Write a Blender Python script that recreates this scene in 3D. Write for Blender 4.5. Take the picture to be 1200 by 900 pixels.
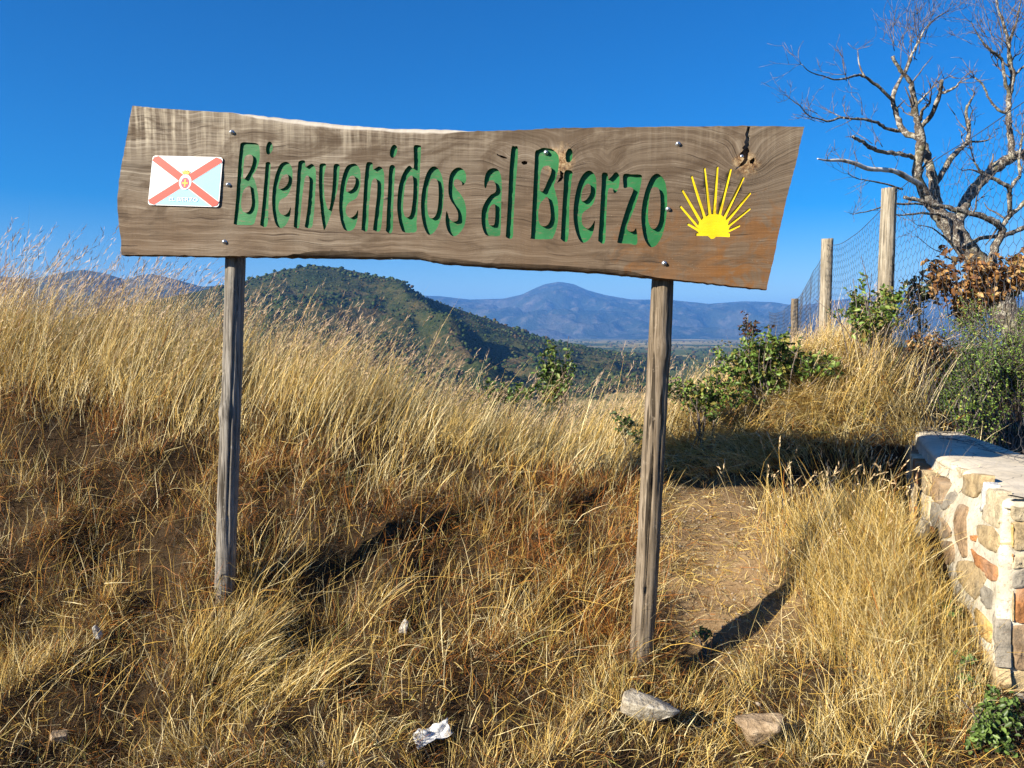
import bpy, bmesh, math, random
import numpy as np
from mathutils import Vector, Matrix
from mathutils.geometry import delaunay_2d_cdt

for o in list(bpy.data.objects):
    bpy.data.objects.remove(o)
SC = bpy.context.scene
COL = SC.collection
rng = np.random.default_rng(7)
random.seed(7)

# ------------------------------------------------------------------ camera
F = 950.0                       # focal length in pixels of a 1200 px wide frame
EYE = np.array([0.0, 0.0, 1.65])
PITCH = math.atan(60.0 / F)
cam_d = bpy.data.cameras.new("camera")
cam_d.sensor_width = 36.0
cam_d.lens = 36.0 * F / 1200.0
cam_d.clip_start = 0.05
cam_d.clip_end = 60000.0
cam = bpy.data.objects.new("camera", cam_d)
COL.objects.link(cam)
cam.location = EYE
cam.rotation_euler = (math.pi / 2 - PITCH, 0, 0)
SC.camera = cam

# ------------------------------------------------------------------ sky, sun, exposure
SUN = np.array([-0.775, -0.49, 0.43])
SUN = SUN / np.linalg.norm(SUN)
world = bpy.data.worlds.new("World")
SC.world = world
world.use_nodes = True
wt = world.node_tree
wt.nodes.clear()
wo = wt.nodes.new("ShaderNodeOutputWorld")
wb = wt.nodes.new("ShaderNodeBackground")
ws = wt.nodes.new("ShaderNodeTexSky")
ws.sky_type = 'NISHITA'
ws.sun_disc = False
ws.sun_elevation = math.asin(SUN[2])
ws.sun_rotation = math.atan2(SUN[0], SUN[1])
ws.altitude = 1200.0
ws.air_density = 1.0
ws.dust_density = 0.7
ws.ozone_density = 2.5
wh = wt.nodes.new("ShaderNodeHueSaturation")
wh.inputs['Saturation'].default_value = 1.75
wh.inputs['Hue'].default_value = 0.512
wt.links.new(ws.outputs[0], wh.inputs['Color'])
wt.links.new(wh.outputs[0], wb.inputs[0])
wb.inputs[1].default_value = 0.058
wt.links.new(wb.outputs[0], wo.inputs[0])
sun_d = bpy.data.lights.new("sun", 'SUN')
sun_d.energy = 5.0
sun_d.angle = math.radians(0.5)
sun_d.color = (1.0, 0.91, 0.76)
sun = bpy.data.objects.new("sun", sun_d)
COL.objects.link(sun)
sun.rotation_euler = Vector(-SUN).to_track_quat('-Z', 'Y').to_euler()
sun.location = (-30, -20, 20)
SC.view_settings.view_transform = 'Standard'
SC.view_settings.look = 'None'
SC.view_settings.exposure = 1.32
SC.view_settings.gamma = 1.0
SC.view_settings.use_curve_mapping = False
SC.render.engine = 'CYCLES'
cy = SC.cycles
cy.max_bounces = 5
cy.diffuse_bounces = 1
cy.glossy_bounces = 2
cy.transmission_bounces = 3
cy.transparent_max_bounces = 6
cy.volume_bounces = 0
cy.use_denoising = True
cy.sample_clamp_indirect = 4.0

# ------------------------------------------------------------------ pixel -> world
cp, sp = math.cos(PITCH), math.sin(PITCH)
def ray(px, py):
    a = (px - 600.0) / F
    b = (450.0 - py) / F
    return np.array([a, cp + b * sp, -sp + b * cp])
def at(px, py, D):                                   # the point at world depth y = D
    r = ray(px, py)
    return EYE + r * (D / r[1])
def project(P):
    P = np.asarray(P, float) - EYE
    zc = P[..., 1] * cp - P[..., 2] * sp
    yc = P[..., 1] * sp + P[..., 2] * cp
    return 600 + F * P[..., 0] / zc, 450 - F * yc / zc
def on_plane(px, py, p0, n):
    r = ray(px, py)
    return EYE + r * (np.dot(p0 - EYE, n) / np.dot(r, n))

# ------------------------------------------------------------------ noise
_tab = np.random.default_rng(3).random((256, 256))
def vnoise(x, y, s=0):
    x = np.asarray(x, float) + 17.3 * s
    y = np.asarray(y, float) + 41.7 * s
    xi = np.floor(x).astype(int); yi = np.floor(y).astype(int)
    fx = x - xi; fy = y - yi
    fx = fx * fx * (3 - 2 * fx); fy = fy * fy * (3 - 2 * fy)
    g = lambda i, j: _tab[i & 255, j & 255]
    return ((g(xi, yi) * (1 - fx) + g(xi + 1, yi) * fx) * (1 - fy) + (g(xi, yi + 1) * (1 - fx) + g(xi + 1, yi + 1) * fx) * fy) * 2 - 1
def fbm(x, y, s=0, o=4):
    v = 0; a = 1.0; f = 1.0
    for k in range(o):
        v = v + a * vnoise(x * f, y * f, s + k * 3); a *= 0.5; f *= 2.03
    return v
def sstep(a, b, x):
    t = np.clip((np.asarray(x, float) - a) / (b - a), 0, 1)
    return t * t * (3 - 2 * t)

# ------------------------------------------------------------------ scene helpers
def mesh_np(name, V, faces=None, tris=None, quads=None, col=None, smooth=False):
    """Build a mesh from numpy arrays (tris and/or quads) with an optional per-vertex colour."""
    me = bpy.data.meshes.new(name)
    V = np.asarray(V, np.float32)
    if faces is not None:
        me.from_pydata([tuple(map(float, v)) for v in V], [], [list(map(int, f)) for f in faces])
    else:
        parts, starts, n = [], [], 0
        if quads is not None and len(quads):
            q = np.asarray(quads, np.int32); parts.append(q.ravel()); starts.append(np.arange(len(q)) * 4); n = len(q) * 4
        if tris is not None and len(tris):
            t = np.asarray(tris, np.int32); parts.append(t.ravel()); starts.append(n + np.arange(len(t)) * 3)
        li = np.concatenate(parts); st = np.concatenate(starts)
        me.vertices.add(len(V)); me.vertices.foreach_set("co", V.ravel())
        me.loops.add(len(li)); me.loops.foreach_set("vertex_index", li.astype(np.int32))
        me.polygons.add(len(st)); me.polygons.foreach_set("loop_start", st.astype(np.int32))
        me.update(calc_edges=True)
    if col is not None:
        a = me.color_attributes.new("Col", 'FLOAT_COLOR', 'POINT')
        c = np.ones((len(V), 4), np.float32); c[:, :3] = col
        a.data.foreach_set("color", c.ravel())
    if smooth:
        me.polygons.foreach_set("use_smooth", np.ones(len(me.polygons), bool))
    me.update()
    return me
def link(name, me, mat=None, parent=None):
    o = bpy.data.objects.new(name, me)
    COL.objects.link(o)
    if mat is not None and me is not None:
        for m in (mat if isinstance(mat, (list, tuple)) else [mat]):
            me.materials.append(m)
    if parent is not None:
        o.parent = parent
    return o
def tag(o, label=None, cat=None, group=None, kind=None):
    if label: o["label"] = label
    if cat: o["category"] = cat
    if group: o["group"] = group
    if kind: o["kind"] = kind
    return o
def empty(name, loc, rz=0.0):
    o = bpy.data.objects.new(name, None)
    COL.objects.link(o)
    o.location = loc
    o.rotation_euler = (0, 0, rz)
    o.empty_display_size = 0.1
    return o

def tube(pts, rad, n=8, cap=True, tw=0.0, rough=0.0, seed=0):
    """Tapered tube along pts; returns V, faces (lists)."""
    pts = np.asarray(pts, float); rad = np.asarray(rad, float); m = len(pts)
    tan = np.gradient(pts, axis=0); tan /= (np.linalg.norm(tan, axis=1, keepdims=True) + 1e-9)
    up = np.array([0.13, 0.31, 0.94]) if abs(tan[0] @ np.array([0.13, 0.31, 0.94])) < .9 else np.array([1.0, 0, 0])
    V = []; nrm = np.cross(tan[0], up); nrm /= np.linalg.norm(nrm)
    ang = np.arange(n) * 2 * np.pi / n
    r_ = np.random.default_rng(seed)
    for i in range(m):
        nrm = nrm - tan[i] * (nrm @ tan[i]); nrm /= (np.linalg.norm(nrm) + 1e-9)
        b = np.cross(tan[i], nrm)
        rr = rad[i] * (1 + (rough * r_.uniform(-1, 1, n) if rough else 0))
        V.append(pts[i] + (np.cos(ang) * rr)[:, None] * nrm + (np.sin(ang) * rr)[:, None] * b)
    V = np.concatenate(V)
    i = np.arange(m - 1)[:, None] * n; j = np.arange(n)[None, :]; k = (j + 1) % n
    Q = np.stack([i + j, i + k, i + n + k, i + n + j], -1).reshape(-1, 4)
    T = []
    if cap:
        V = np.concatenate([V, pts[:1], pts[-1:]])
        c0, c1 = m * n, m * n + 1
        for a in range(n):
            T.append((c0, (a + 1) % n, a)); T.append((c1, (m - 1) * n + a, (m - 1) * n + (a + 1) % n))
    return V, Q, np.array(T, int).reshape(-1, 3)
class Bag:
    def __init__(s): s.V = []; s.Q = []; s.T = []; s.C = []; s.n = 0
    def add(s, V, Q=None, T=None, C=None):
        V = np.asarray(V, float)
        if Q is not None and len(Q): s.Q.append(np.asarray(Q, int) + s.n)
        if T is not None and len(T): s.T.append(np.asarray(T, int) + s.n)
        s.V.append(V); s.n += len(V)
        s.C.append(np.broadcast_to(np.asarray(C if C is not None else (1, 1, 1), float), (len(V), 3)))
    def mesh(s, name, smooth=False, col=False, origin=None):
        V = np.concatenate(s.V)
        if origin is not None: V = V - np.asarray(origin)
        return mesh_np(name, V, quads=np.concatenate(s.Q) if s.Q else None, tris=np.concatenate(s.T) if s.T else None,
                       col=np.concatenate(s.C) if col else None, smooth=smooth)
def catmull(P, sub=5, closed=True):
    P = np.asarray(P, float); n = len(P); out = []
    rngi = range(n) if closed else range(n - 1)
    for i in rngi:
        if closed: p0, p1, p2, p3 = P[i - 1], P[i], P[(i + 1) % n], P[(i + 2) % n]
        else: p0, p1, p2, p3 = P[max(i - 1, 0)], P[i], P[i + 1], P[min(i + 2, n - 1)]
        for t in np.arange(sub) / sub:
            out.append(0.5 * ((2 * p1) + (p2 - p0) * t + (2 * p0 - 5 * p1 + 4 * p2 - p3) * t * t + (3 * p1 - p0 - 3 * p2 + p3) * t ** 3))
    if not closed: out.append(P[-1])
    return np.array(out)
_ico = {}
def ico(sub):
    if sub not in _ico:
        bm = bmesh.new(); bmesh.ops.create_icosphere(bm, subdivisions=sub, radius=1.0)
        bm.verts.ensure_lookup_table()
        _ico[sub] = (np.array([v.co[:] for v in bm.verts]), np.array([[v.index for v in f.verts] for f in bm.faces])); bm.free()
    return _ico[sub]

# ------------------------------------------------------------------ node helpers
class N:
    def __init__(s, name):
        s.m = bpy.data.materials.new(name); s.m.use_nodes = True
        s.t = s.m.node_tree; s.t.nodes.clear()
        s.out = s.t.nodes.new("ShaderNodeOutputMaterial")
    def n(s, typ, inp=None, **kw):
        nd = s.t.nodes.new(typ)
        for k, v in kw.items(): setattr(nd, k, v)
        for k, v in (inp or {}).items():
            sock = nd.inputs[k]
            if isinstance(v, bpy.types.NodeSocket): s.t.links.new(v, sock)
            else: sock.default_value = v
        return nd
    def obj(s): return s.n("ShaderNodeTexCoord").outputs['Object']
    def geo(s): return s.n("ShaderNodeNewGeometry").outputs['Position']
    def mapv(s, v, scale=(1, 1, 1), rot=(0, 0, 0), loc=(0, 0, 0)):
        return s.n("ShaderNodeMapping", {'Vector': v, 'Scale': scale, 'Rotation': rot, 'Location': loc}).outputs[0]
    def noise(s, v, scale, detail=4, rough=0.55, dist=0.0):
        return s.n("ShaderNodeTexNoise", {'Vector': v, 'Scale': scale, 'Detail': detail, 'Roughness': rough, 'Distortion': dist}).outputs['Fac']
    def ramp(s, f, stops, interp='LINEAR'):
        nd = s.n("ShaderNodeValToRGB", {'Fac': f}); cr = nd.color_ramp; cr.interpolation = interp
        while len(cr.elements) < len(stops): cr.elements.new(0.5)
        for e, (p, c) in zip(cr.elements, stops):
            e.position = p; e.color = (*c, 1) if len(c) == 3 else c
        return nd.outputs[0]
    def math(s, op, a, b=0.0, c=None):
        d = {0: a, 1: b}
        if c is not None: d[2] = c
        nd = s.n("ShaderNodeMath", None, operation=op)
        for k, v in d.items():
            if isinstance(v, bpy.types.NodeSocket): s.t.links.new(v, nd.inputs[k])
            else: nd.inputs[k].default_value = v
        return nd.outputs[0]
    def mix(s, f, a, b, blend='MIX'):
        nd = s.t.nodes.new("ShaderNodeMix"); nd.data_type = 'RGBA'; nd.blend_type = blend
        for k, v in ((0, f), (6, a), (7, b)):
            if isinstance(v, bpy.types.NodeSocket): s.t.links.new(v, nd.inputs[k])
            else: nd.inputs[k].default_value = (*v, 1) if isinstance(v, tuple) and len(v) == 3 else v
        return nd.outputs[2]
    def bump(s, h, strength=0.5, dist=0.01, normal=None):
        d = {'Height': h, 'Strength': strength, 'Distance': dist}
        if normal is not None: d['Normal'] = normal
        return s.n("ShaderNodeBump", d).outputs[0]
    def bsdf(s, color, rough=0.8, spec=0.3, normal=None, metal=0.0):
        d = {'Base Color': color if isinstance(color, bpy.types.NodeSocket) else (*color, 1), 'Roughness': rough, 'Specular IOR Level': spec, 'Metallic': metal}
        if normal is not None: d['Normal'] = normal
        b = s.n("ShaderNodeBsdfPrincipled", d)
        s.t.links.new(b.outputs[0], s.out.inputs[0])
        return b
    def xyz(s, v):
        return s.n("ShaderNodeSeparateXYZ", {0: v}).outputs
    def comb(s, x, y, z):
        nd = s.n("ShaderNodeCombineXYZ")
        for i, v in enumerate((x, y, z)):
            if isinstance(v, bpy.types.NodeSocket): s.t.links.new(v, nd.inputs[i])
            else: nd.inputs[i].default_value = v
        return nd.outputs[0]

def leaf_mat(name, transl=0.3, rough=0.6, spec=0.25, tint=(1, 1, 1)):
    m = N(name)
    a = m.n("ShaderNodeVertexColor", layer_name="Col").outputs[0]
    if tint != (1, 1, 1): a = m.mix(1.0, a, tint, 'MULTIPLY')
    b = m.n("ShaderNodeBsdfPrincipled", {'Base Color': a, 'Roughness': rough, 'Specular IOR Level': spec})
    t = m.n("ShaderNodeBsdfTranslucent", {'Color': a})
    mx = m.n("ShaderNodeMixShader", {0: transl, 1: b.outputs[0], 2: t.outputs[0]})
    m.t.links.new(mx.outputs[0], m.out.inputs[0])
    return m.m
M = {}
M['grass'] = leaf_mat("dry_grass", 0.14, 0.55, 0.3)
M['leaf'] = leaf_mat("leaf", 0.25, 0.45, 0.4)
M['dead_leaf'] = leaf_mat("dead_leaf", 0.3, 0.7, 0.15)
M['far_tree'] = leaf_mat("far_tree", 0.0, 0.9, 0.0)

def mk_soil():
    m = N("soil"); p = m.geo()
    a = m.noise(p, 2.2, 5); b = m.noise(p, 38, 4, .7); c = m.noise(p, 160, 3, .7)
    col = m.ramp(a, [(.3, (.10, .062, .030)), (.5, (.17, .105, .050)), (.72, (.25, .165, .085))])
    col = m.mix(m.ramp(b, [(.40, (0, 0, 0)), (.68, (1, 1, 1))]), col, (.31, .22, .12))
    col = m.mix(m.ramp(c, [(.56, (0, 0, 0)), (.66, (.8, .8, .8))]), col, (.36, .29, .19))
    # humus under the grass, darkened to paint in its shaded gaps, pale trodden earth on the path
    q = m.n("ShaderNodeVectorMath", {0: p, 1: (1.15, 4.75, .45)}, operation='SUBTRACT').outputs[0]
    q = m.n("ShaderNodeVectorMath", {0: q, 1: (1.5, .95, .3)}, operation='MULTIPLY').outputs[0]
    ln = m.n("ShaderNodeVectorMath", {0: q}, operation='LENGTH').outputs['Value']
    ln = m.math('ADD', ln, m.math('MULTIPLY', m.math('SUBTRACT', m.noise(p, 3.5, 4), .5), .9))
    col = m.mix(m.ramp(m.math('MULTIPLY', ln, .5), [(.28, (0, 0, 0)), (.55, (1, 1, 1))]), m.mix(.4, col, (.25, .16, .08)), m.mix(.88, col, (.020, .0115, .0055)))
    h = m.math('ADD', m.math('MULTIPLY', b, .6), m.math('MULTIPLY', c, .3))
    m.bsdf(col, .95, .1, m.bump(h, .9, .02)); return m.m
M['soil'] = mk_soil()
def mk_hill():
    m = N("hillside_scrub"); p = m.geo()
    a = m.noise(p, .012, 4); b = m.noise(p, .09, 5, .65); c = m.noise(p, .4, 3, .6)
    col = m.ramp(a, [(.36, (.030, .042, .014)), (.5, (.060, .058, .022)), (.62, (.105, .075, .035))])
    col = m.mix(m.ramp(b, [(.42, (0, 0, 0)), (.6, (1, 1, 1))]), col, (.022, .034, .012))
    col = m.mix(m.ramp(c, [(.55, (0, 0, 0)), (.75, (.6, .6, .6))]), col, (.13, .10, .05))
    m.bsdf(col, .95, .0, m.bump(b, 1.0, 6.0)); return m.m
M['hill'] = mk_hill()
def mk_mountain():
    m = N("mountain_slope"); p = m.geo()
    a = m.noise(p, .0016, 5, .6); b = m.noise(p, .010, 5, .65)
    col = m.ramp(a, [(.35, (.018, .028, .014)), (.52, (.036, .044, .024)), (.66, (.09, .080, .06))])
    col = m.mix(m.ramp(b, [(.5, (0, 0, 0)), (.66, (.7, .7, .7))]), col, (.16, .14, .11))
    m.bsdf(col, .95, .0, m.bump(b, 1.0, 40.0)); return m.m
M['mountain'] = mk_mountain()
def mk_valley():
    m = N("valley_fields"); p = m.geo()
    q = m.mapv(p, (1, .45, 1), (0, 0, .5))
    v = m.n("ShaderNodeTexVoronoi", {'Vector': q, 'Scale': .0045}); hue = m.xyz(v.outputs['Color'])[0]
    fld = m.ramp(hue, [(.0, (.30, .24, .10)), (.3, (.10, .12, .04)), (.5, (.38, .31, .15)), (.7, (.07, .09, .03)), (.85, (.26, .22, .10))], 'CONSTANT')
    a = m.noise(p, .0045, 5, .6); b = m.noise(p, .03, 4, .7)
    col = m.mix(m.ramp(a, [(.53, (0, 0, 0)), (.60, (1, 1, 1))]), fld, (.045, .060, .020))
    col = m.mix(m.ramp(b, [(.5, (0, 0, 0)), (.6, (.8, .8, .8))]), col, (.035, .05, .018))
    m.bsdf(col, .95, .0); return m.m
M['valley'] = mk_valley()

# ------------------------------------------------------------------ terrain
CP = []
def c_px(px, py, D): CP.append(at(px, py, D))
for px in (-100, 150, 400, 600, 800, 1000, 1300): c_px(px, 905, 3.05)
c_px(262, 728, 3.85); c_px(752, 800, 3.6); c_px(500, 770, 3.7); c_px(20, 760, 3.7); c_px(-250, 740, 3.8)
c_px(100, 610, 4.6); c_px(350, 575, 4.75); c_px(550, 610, 4.8); c_px(-200, 590, 4.7); c_px(200, 665, 4.2); c_px(430, 660, 4.3); c_px(620, 690, 4.3)
c_px(60, 470, 5.5); c_px(250, 475, 5.6); c_px(400, 490, 5.7); c_px(500, 515, 5.8); c_px(600, 535, 5.9); c_px(700, 548, 5.9); c_px(-200, 450, 5.6)
c_px(830, 640, 4.7); c_px(830, 572, 5.5); c_px(770, 705, 4.2); c_px(910, 655, 4.5); c_px(890, 752, 4.0); c_px(960, 690, 4.2)
c_px(900, 565, 5.65); c_px(1000, 568, 5.5); c_px(900, 482, 6.3); c_px(1000, 462, 6.2); c_px(1010, 425, 6.8); c_px(850, 495, 6.4); c_px(780, 520, 6.4)
c_px(1080, 650, 4.25); c_px(1150, 760, 3.7); c_px(1065, 590, 5.3); c_px(1000, 760, 3.7)
for x, y, z in ((-6, 8, 1.45), (-4, 8, 1.25), (-2, 8, .9), (0, 8, .3), (1.2, 8, .35), (2.2, 8.5, .75), (3.6, 8, .95), (4.0, 6.6, .6), (5, 7, .6), (4.2, 5, .40), (3.6, 4, .2), (5, 10, 1.15), (5, 14, 1.2), (3, 14, .2),
                (0, 12, -1.8), (-4, 12, -.2), (-8, 6, 1.7), (-9, 10, 1.4), (8, 6, 1.0), (8, 12, 1.1), (7, 3, .2), (-7, 3, .3), (0, 0, 0), (-4, 0, 0), (4, 0, 0), (-8, 0, 0), (8, 0, 0), (0, -5, 0), (-8, -6, 0), (8, -6, 0), (-12, 3, .3), (12, 3, .2), (0, 17, -4), (-9, 17, -2), (10, 17, -.5), (0, -12, 0), (-14, -10, 0), (14, -10, 0)):
    CP.append(np.array([x, y, z]))
CP = np.array(CP)
def _tps(r2): return np.where(r2 > 1e-9, 0.5 * r2 * np.log(np.maximum(r2, 1e-9)), 0.0)
_n = len(CP)
_d2 = ((CP[:, None, :2] - CP[None, :, :2]) ** 2).sum(-1)
_A = np.zeros((_n + 3, _n + 3)); _A[:_n, :_n] = _tps(_d2) + np.eye(_n) * .02
_A[:_n, _n] = 1; _A[:_n, _n + 1:] = CP[:, :2]; _A[_n:, :_n] = _A[:_n, _n:].T
_w = np.linalg.solve(_A, np.concatenate([CP[:, 2], np.zeros(3)]))
HOLES = [(*at(px, py, D)[:2], rr_, dd_) for px, py, D, rr_, dd_ in ((60, 530, 5.0, .26, .13), (20, 640, 4.5, .20, .13), (135, 585, 4.75, .15, .10), (210, 560, 4.85, .12, .09), (420, 560, 5.0, .16, .10), (620, 575, 5.1, .16, .09), (335, 640, 4.4, .13, .09),
         (440, 795, 3.58, .11, .10), (150, 790, 3.6, .20, .10), (70, 835, 3.38, .17, .08), (545, 655, 4.4, .16, .09), (690, 590, 5.0, .16, .08), (330, 760, 3.75, .10, .08), (680, 640, 4.5, .12, .07), (560, 850, 3.3, .10, .07), (180, 690, 4.0, .12, .08), (500, 720, 3.95, .12, .08))]
def hollow(x, y):
    return sum(np.exp(-(((x - a) ** 2 + ((y - b) * 1.3) ** 2) / (c * c)) ** 1.3) * d for a, b, c, d in HOLES)
def height(x, y, detail=True):
    x = np.asarray(x, float); y = np.asarray(y, float); shp = x.shape
    x = x.ravel(); y = y.ravel()
    out = np.empty_like(x)
    for i in range(0, len(x), 20000):
        xs, ys = x[i:i + 20000], y[i:i + 20000]
        r2 = (xs[:, None] - CP[None, :, 0]) ** 2 + (ys[:, None] - CP[None, :, 1]) ** 2
        out[i:i + 20000] = _tps(r2) @ _w[:_n] + _w[_n] + _w[_n + 1] * xs + _w[_n + 2] * ys
    r = np.hypot(x, y - 4)
    far = -0.25 * np.maximum(r - 12, 0)
    far = np.maximum(far, -38.0)
    k = sstep(11, 19, r)
    z = np.where(r > 19, 0, out) * (1 - k) + far * k
    if detail:
        z = z - hollow(x, y)
        path = np.exp(-(((x - 1.15) / .5) ** 2 + ((y - 4.9) / .7) ** 2))
        z = z + (0.075 * fbm(x * 1.7, y * 1.7, 2) + 0.045 * fbm(x * 5, y * 5, 5, 3)) * (1 - .75 * path) * sstep(.5, 2.5, y) + .085 * sstep(2.6, 3.6, y) * (1 - sstep(5.1, 5.7, y)) * (1 - sstep(.6, 1.1, x)) * np.clip(fbm(x * 2.1, y * 2.1, 50, 3) - .05, -.9, .5) * 1.25 + .006 * fbm(x * 20, y * 20, 9, 2)
    return z.reshape(shp)
def axis(n, lim, fine):
    t = np.linspace(-1, 1, n)
    k = math.log(2 * lim / fine)
    return np.sign(t) * fine * np.sinh(np.abs(t) * np.arcsinh(lim / fine))
gx = axis(380, 190, 2.2)
gy = 4.5 + axis(380, 190, 1.6)
GX, GY = np.meshgrid(gx, gy)
GZ = height(GX, GY)
def grid_mesh(name, X, Y, Z, col=None):
    r, c = X.shape
    i = np.arange(r - 1)[:, None] * c + np.arange(c - 1)[None, :]
    Q = np.stack([i, i + 1, i + c + 1, i + c], -1).reshape(-1, 4)
    return mesh_np(name, np.stack([X, Y, Z], -1).reshape(-1, 3), quads=Q, col=col, smooth=True)
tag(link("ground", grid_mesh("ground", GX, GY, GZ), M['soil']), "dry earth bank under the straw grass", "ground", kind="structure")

vx = np.linspace(-11000, 11000, 90); vy = np.linspace(-6000, 12000, 90)
VX, VY = np.meshgrid(vx, vy)
tag(link("valley", grid_mesh("valley", VX, VY, np.full_like(VX, -35.0)), M['valley']), "broad valley floor with pale fields below the mountain", "valley", kind="structure")

def skyline(pts, D):
    P = np.array([at(px, py, D) for px, py in pts])
    return (np.array([p[0] for p in pts]), P[:, 2])
def ridge(name, pts, D0, near, far, pmin, pmax, nx, ny, rough, rs, mat, label, seed, spur=None, base=-40.0):
    px, zz = skyline(pts, D0)
    ang = np.linspace(pmin, pmax, nx); dd = np.concatenate([np.linspace(near, D0, ny), np.linspace(D0, far, max(ny // 3, 6))[1:]])
    A, D = np.meshgrid(ang, dd)
    X = (A - 600) / F * D; Y = D
    top = np.interp(A, px, zz)
    t = np.where(D <= D0, (D - near) / (D0 - near), 1 - (D - D0) / (far - D0))
    prof = np.where(D <= D0, t ** 1.15, t)
    rg = (1 - np.abs(fbm(X / rs, Y / rs, seed, 5))) - .55
    Z = base + (top - base) * prof + rough * rg * np.clip(t * (1.0 - t) * 3.6, 0, 1) * sstep(base, base + (top - base) * .6, top)
    if spur is not None: Z = Z + spur(A, D)
    o = link(name, grid_mesh(name, X, Y, Z), mat)
    tag(o, label, "hill", kind="structure")
    return lambda a, d: None, (A, D, X, Y, Z)
ridge("mountain", [(-300, 372), (200, 360), (480, 346), (515, 347), (550, 351), (590, 350), (612, 345), (624, 339), (638, 333), (655, 330), (672, 333), (688, 340), (710, 346), (740, 351), (780, 351), (830, 356), (870, 353), (905, 354), (935, 359), (975, 352), (1040, 345), (1120, 342), (1250, 352), (1500, 366)],
      7000, 4700, 9300, -300, 1500, 420, 120, 190, 520, M['mountain'], "blue hazy mountain with a rounded rocky summit", 11)
ridge("distant_ridge", [(-400, 335), (-60, 330), (0, 323), (40, 327), (75, 320), (100, 316), (125, 320), (150, 328), (168, 322), (182, 321), (210, 328), (240, 336), (270, 334), (300, 338), (420, 372), (520, 398)],
      2900, 1900, 3900, -400, 520, 260, 70, 45, 260, M['mountain'], "low dark ridges beyond the tall grass", 4)
def spur(A, D):
    line = 452 + (D - 860) / (480 - 860) * 120
    return 17 * np.exp(-((A - line) / 26) ** 2) * sstep(430, 560, D) * (1 - sstep(800, 900, D))
_, HILL = ridge("wooded_hill", [(60, 380), (180, 352), (250, 338), (285, 330), (310, 323), (335, 316), (370, 311), (400, 314), (430, 322), (455, 331), (475, 334), (500, 349), (540, 363), (580, 377), (620, 391), (650, 400), (690, 408), (740, 417), (800, 428)],
      880, 380, 1400, 60, 800, 330, 150, 17, 75, M['hill'], "dark green wooded hillside sloping down to the valley", 21, spur)

def blobs(name, P, S, C, mat, label, cat, sub=1, jit=.28, seed=1, flat=.8):
    r = np.random.default_rng(seed); V0, T0 = ico(sub); n = len(P)
    V = V0[None] * (1 + r.uniform(-jit, jit, (n, len(V0), 1)))
    V = V * np.stack([S, S, S * flat], -1)[:, None, :] + P[:, None, :]
    T = T0[None] + (np.arange(n) * len(V0))[:, None, None]
    o = link(name, mesh_np(name, V.reshape(-1, 3), tris=T.reshape(-1, 3), col=np.repeat(C, len(V0), 0)), mat)
    return tag(o, label, cat, kind="stuff")
A_, D_, X_, Y_, Z_ = HILL
idx = rng.choice(A_.size, 19000)
ok = (D_.ravel()[idx] < 930) & (A_.ravel()[idx] > 250) & (D_.ravel()[idx] > 420)
idx = idx[ok]
dens = fbm(X_.ravel()[idx] / 55, Y_.ravel()[idx] / 55, 8)
idx = idx[rng.random(len(idx)) < .5 + .5 * sstep(-.3, .35, dens)]
P = np.stack([X_.ravel()[idx], Y_.ravel()[idx], Z_.ravel()[idx]], -1) + rng.normal(0, 2.5, (len(idx), 3)) * [1, 1, .1]
S = rng.uniform(.9, 2.6, len(idx)) * (.6 + .5 * sstep(-.2, .5, fbm(P[:, 0] / 80, P[:, 1] / 80, 3)))
pal = np.array([[.030, .050, .016], [.045, .066, .018], [.022, .036, .013], [.075, .080, .025], [.090, .060, .022], [.055, .066, .03]])
C = pal[rng.choice(6, len(idx), p=[.27, .24, .22, .13, .07, .07])] * rng.uniform(.8, 1.2, (len(idx), 1))
blobs("hillside_wood", P + [0, 0, .4], S, C, M['far_tree'], "distant scrub and trees covering the dark hillside", "woodland", 1)
n = 1500
D = 600 + 3200 * rng.random(n) ** 1.4; A = rng.uniform(420, 1100, n); X = (A - 600) / F * D
k = fbm(X / 260, D / 260, 6) > -.05
P = np.stack([X[k], D[k], np.full(k.sum(), -34.0)], -1); S = rng.uniform(2.0, 5.5, len(P))
C = pal[rng.choice(6, len(P))] * rng.uniform(.7, 1.1, (len(P), 1))
blobs("valley_trees", P, S, C, M['far_tree'], "tiny dark trees dotted over the valley floor", "trees", 1)

# ------------------------------------------------------------------ the sign
PL = at(140, 300, 3.95); PR = at(943, 300, 3.50)
SU = PR - PL; SU[2] = 0; SU /= np.linalg.norm(SU)
SN = np.array([SU[1], -SU[0], 0.0])                     # towards the viewer
if SN[1] > 0: SN = -SN
SO = on_plane(520, 300, PL, SN); SO[2] = float(height(np.array(SO[0]), np.array(SO[1])))
SYAW = math.atan2(SU[1], SU[0])
def loc(px, py):                                        # photo point on the board face -> (along, up) in the sign's frame
    p = on_plane(px, py, PL, SN) - SO
    return np.array([p @ SU, p[2]])
def locs(L): return np.array([loc(*p) for p in L])
sign = empty("welcome_sign", SO, SYAW)
tag(sign, "weathered wooden plank sign on two posts with carved green lettering", "sign")

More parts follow.
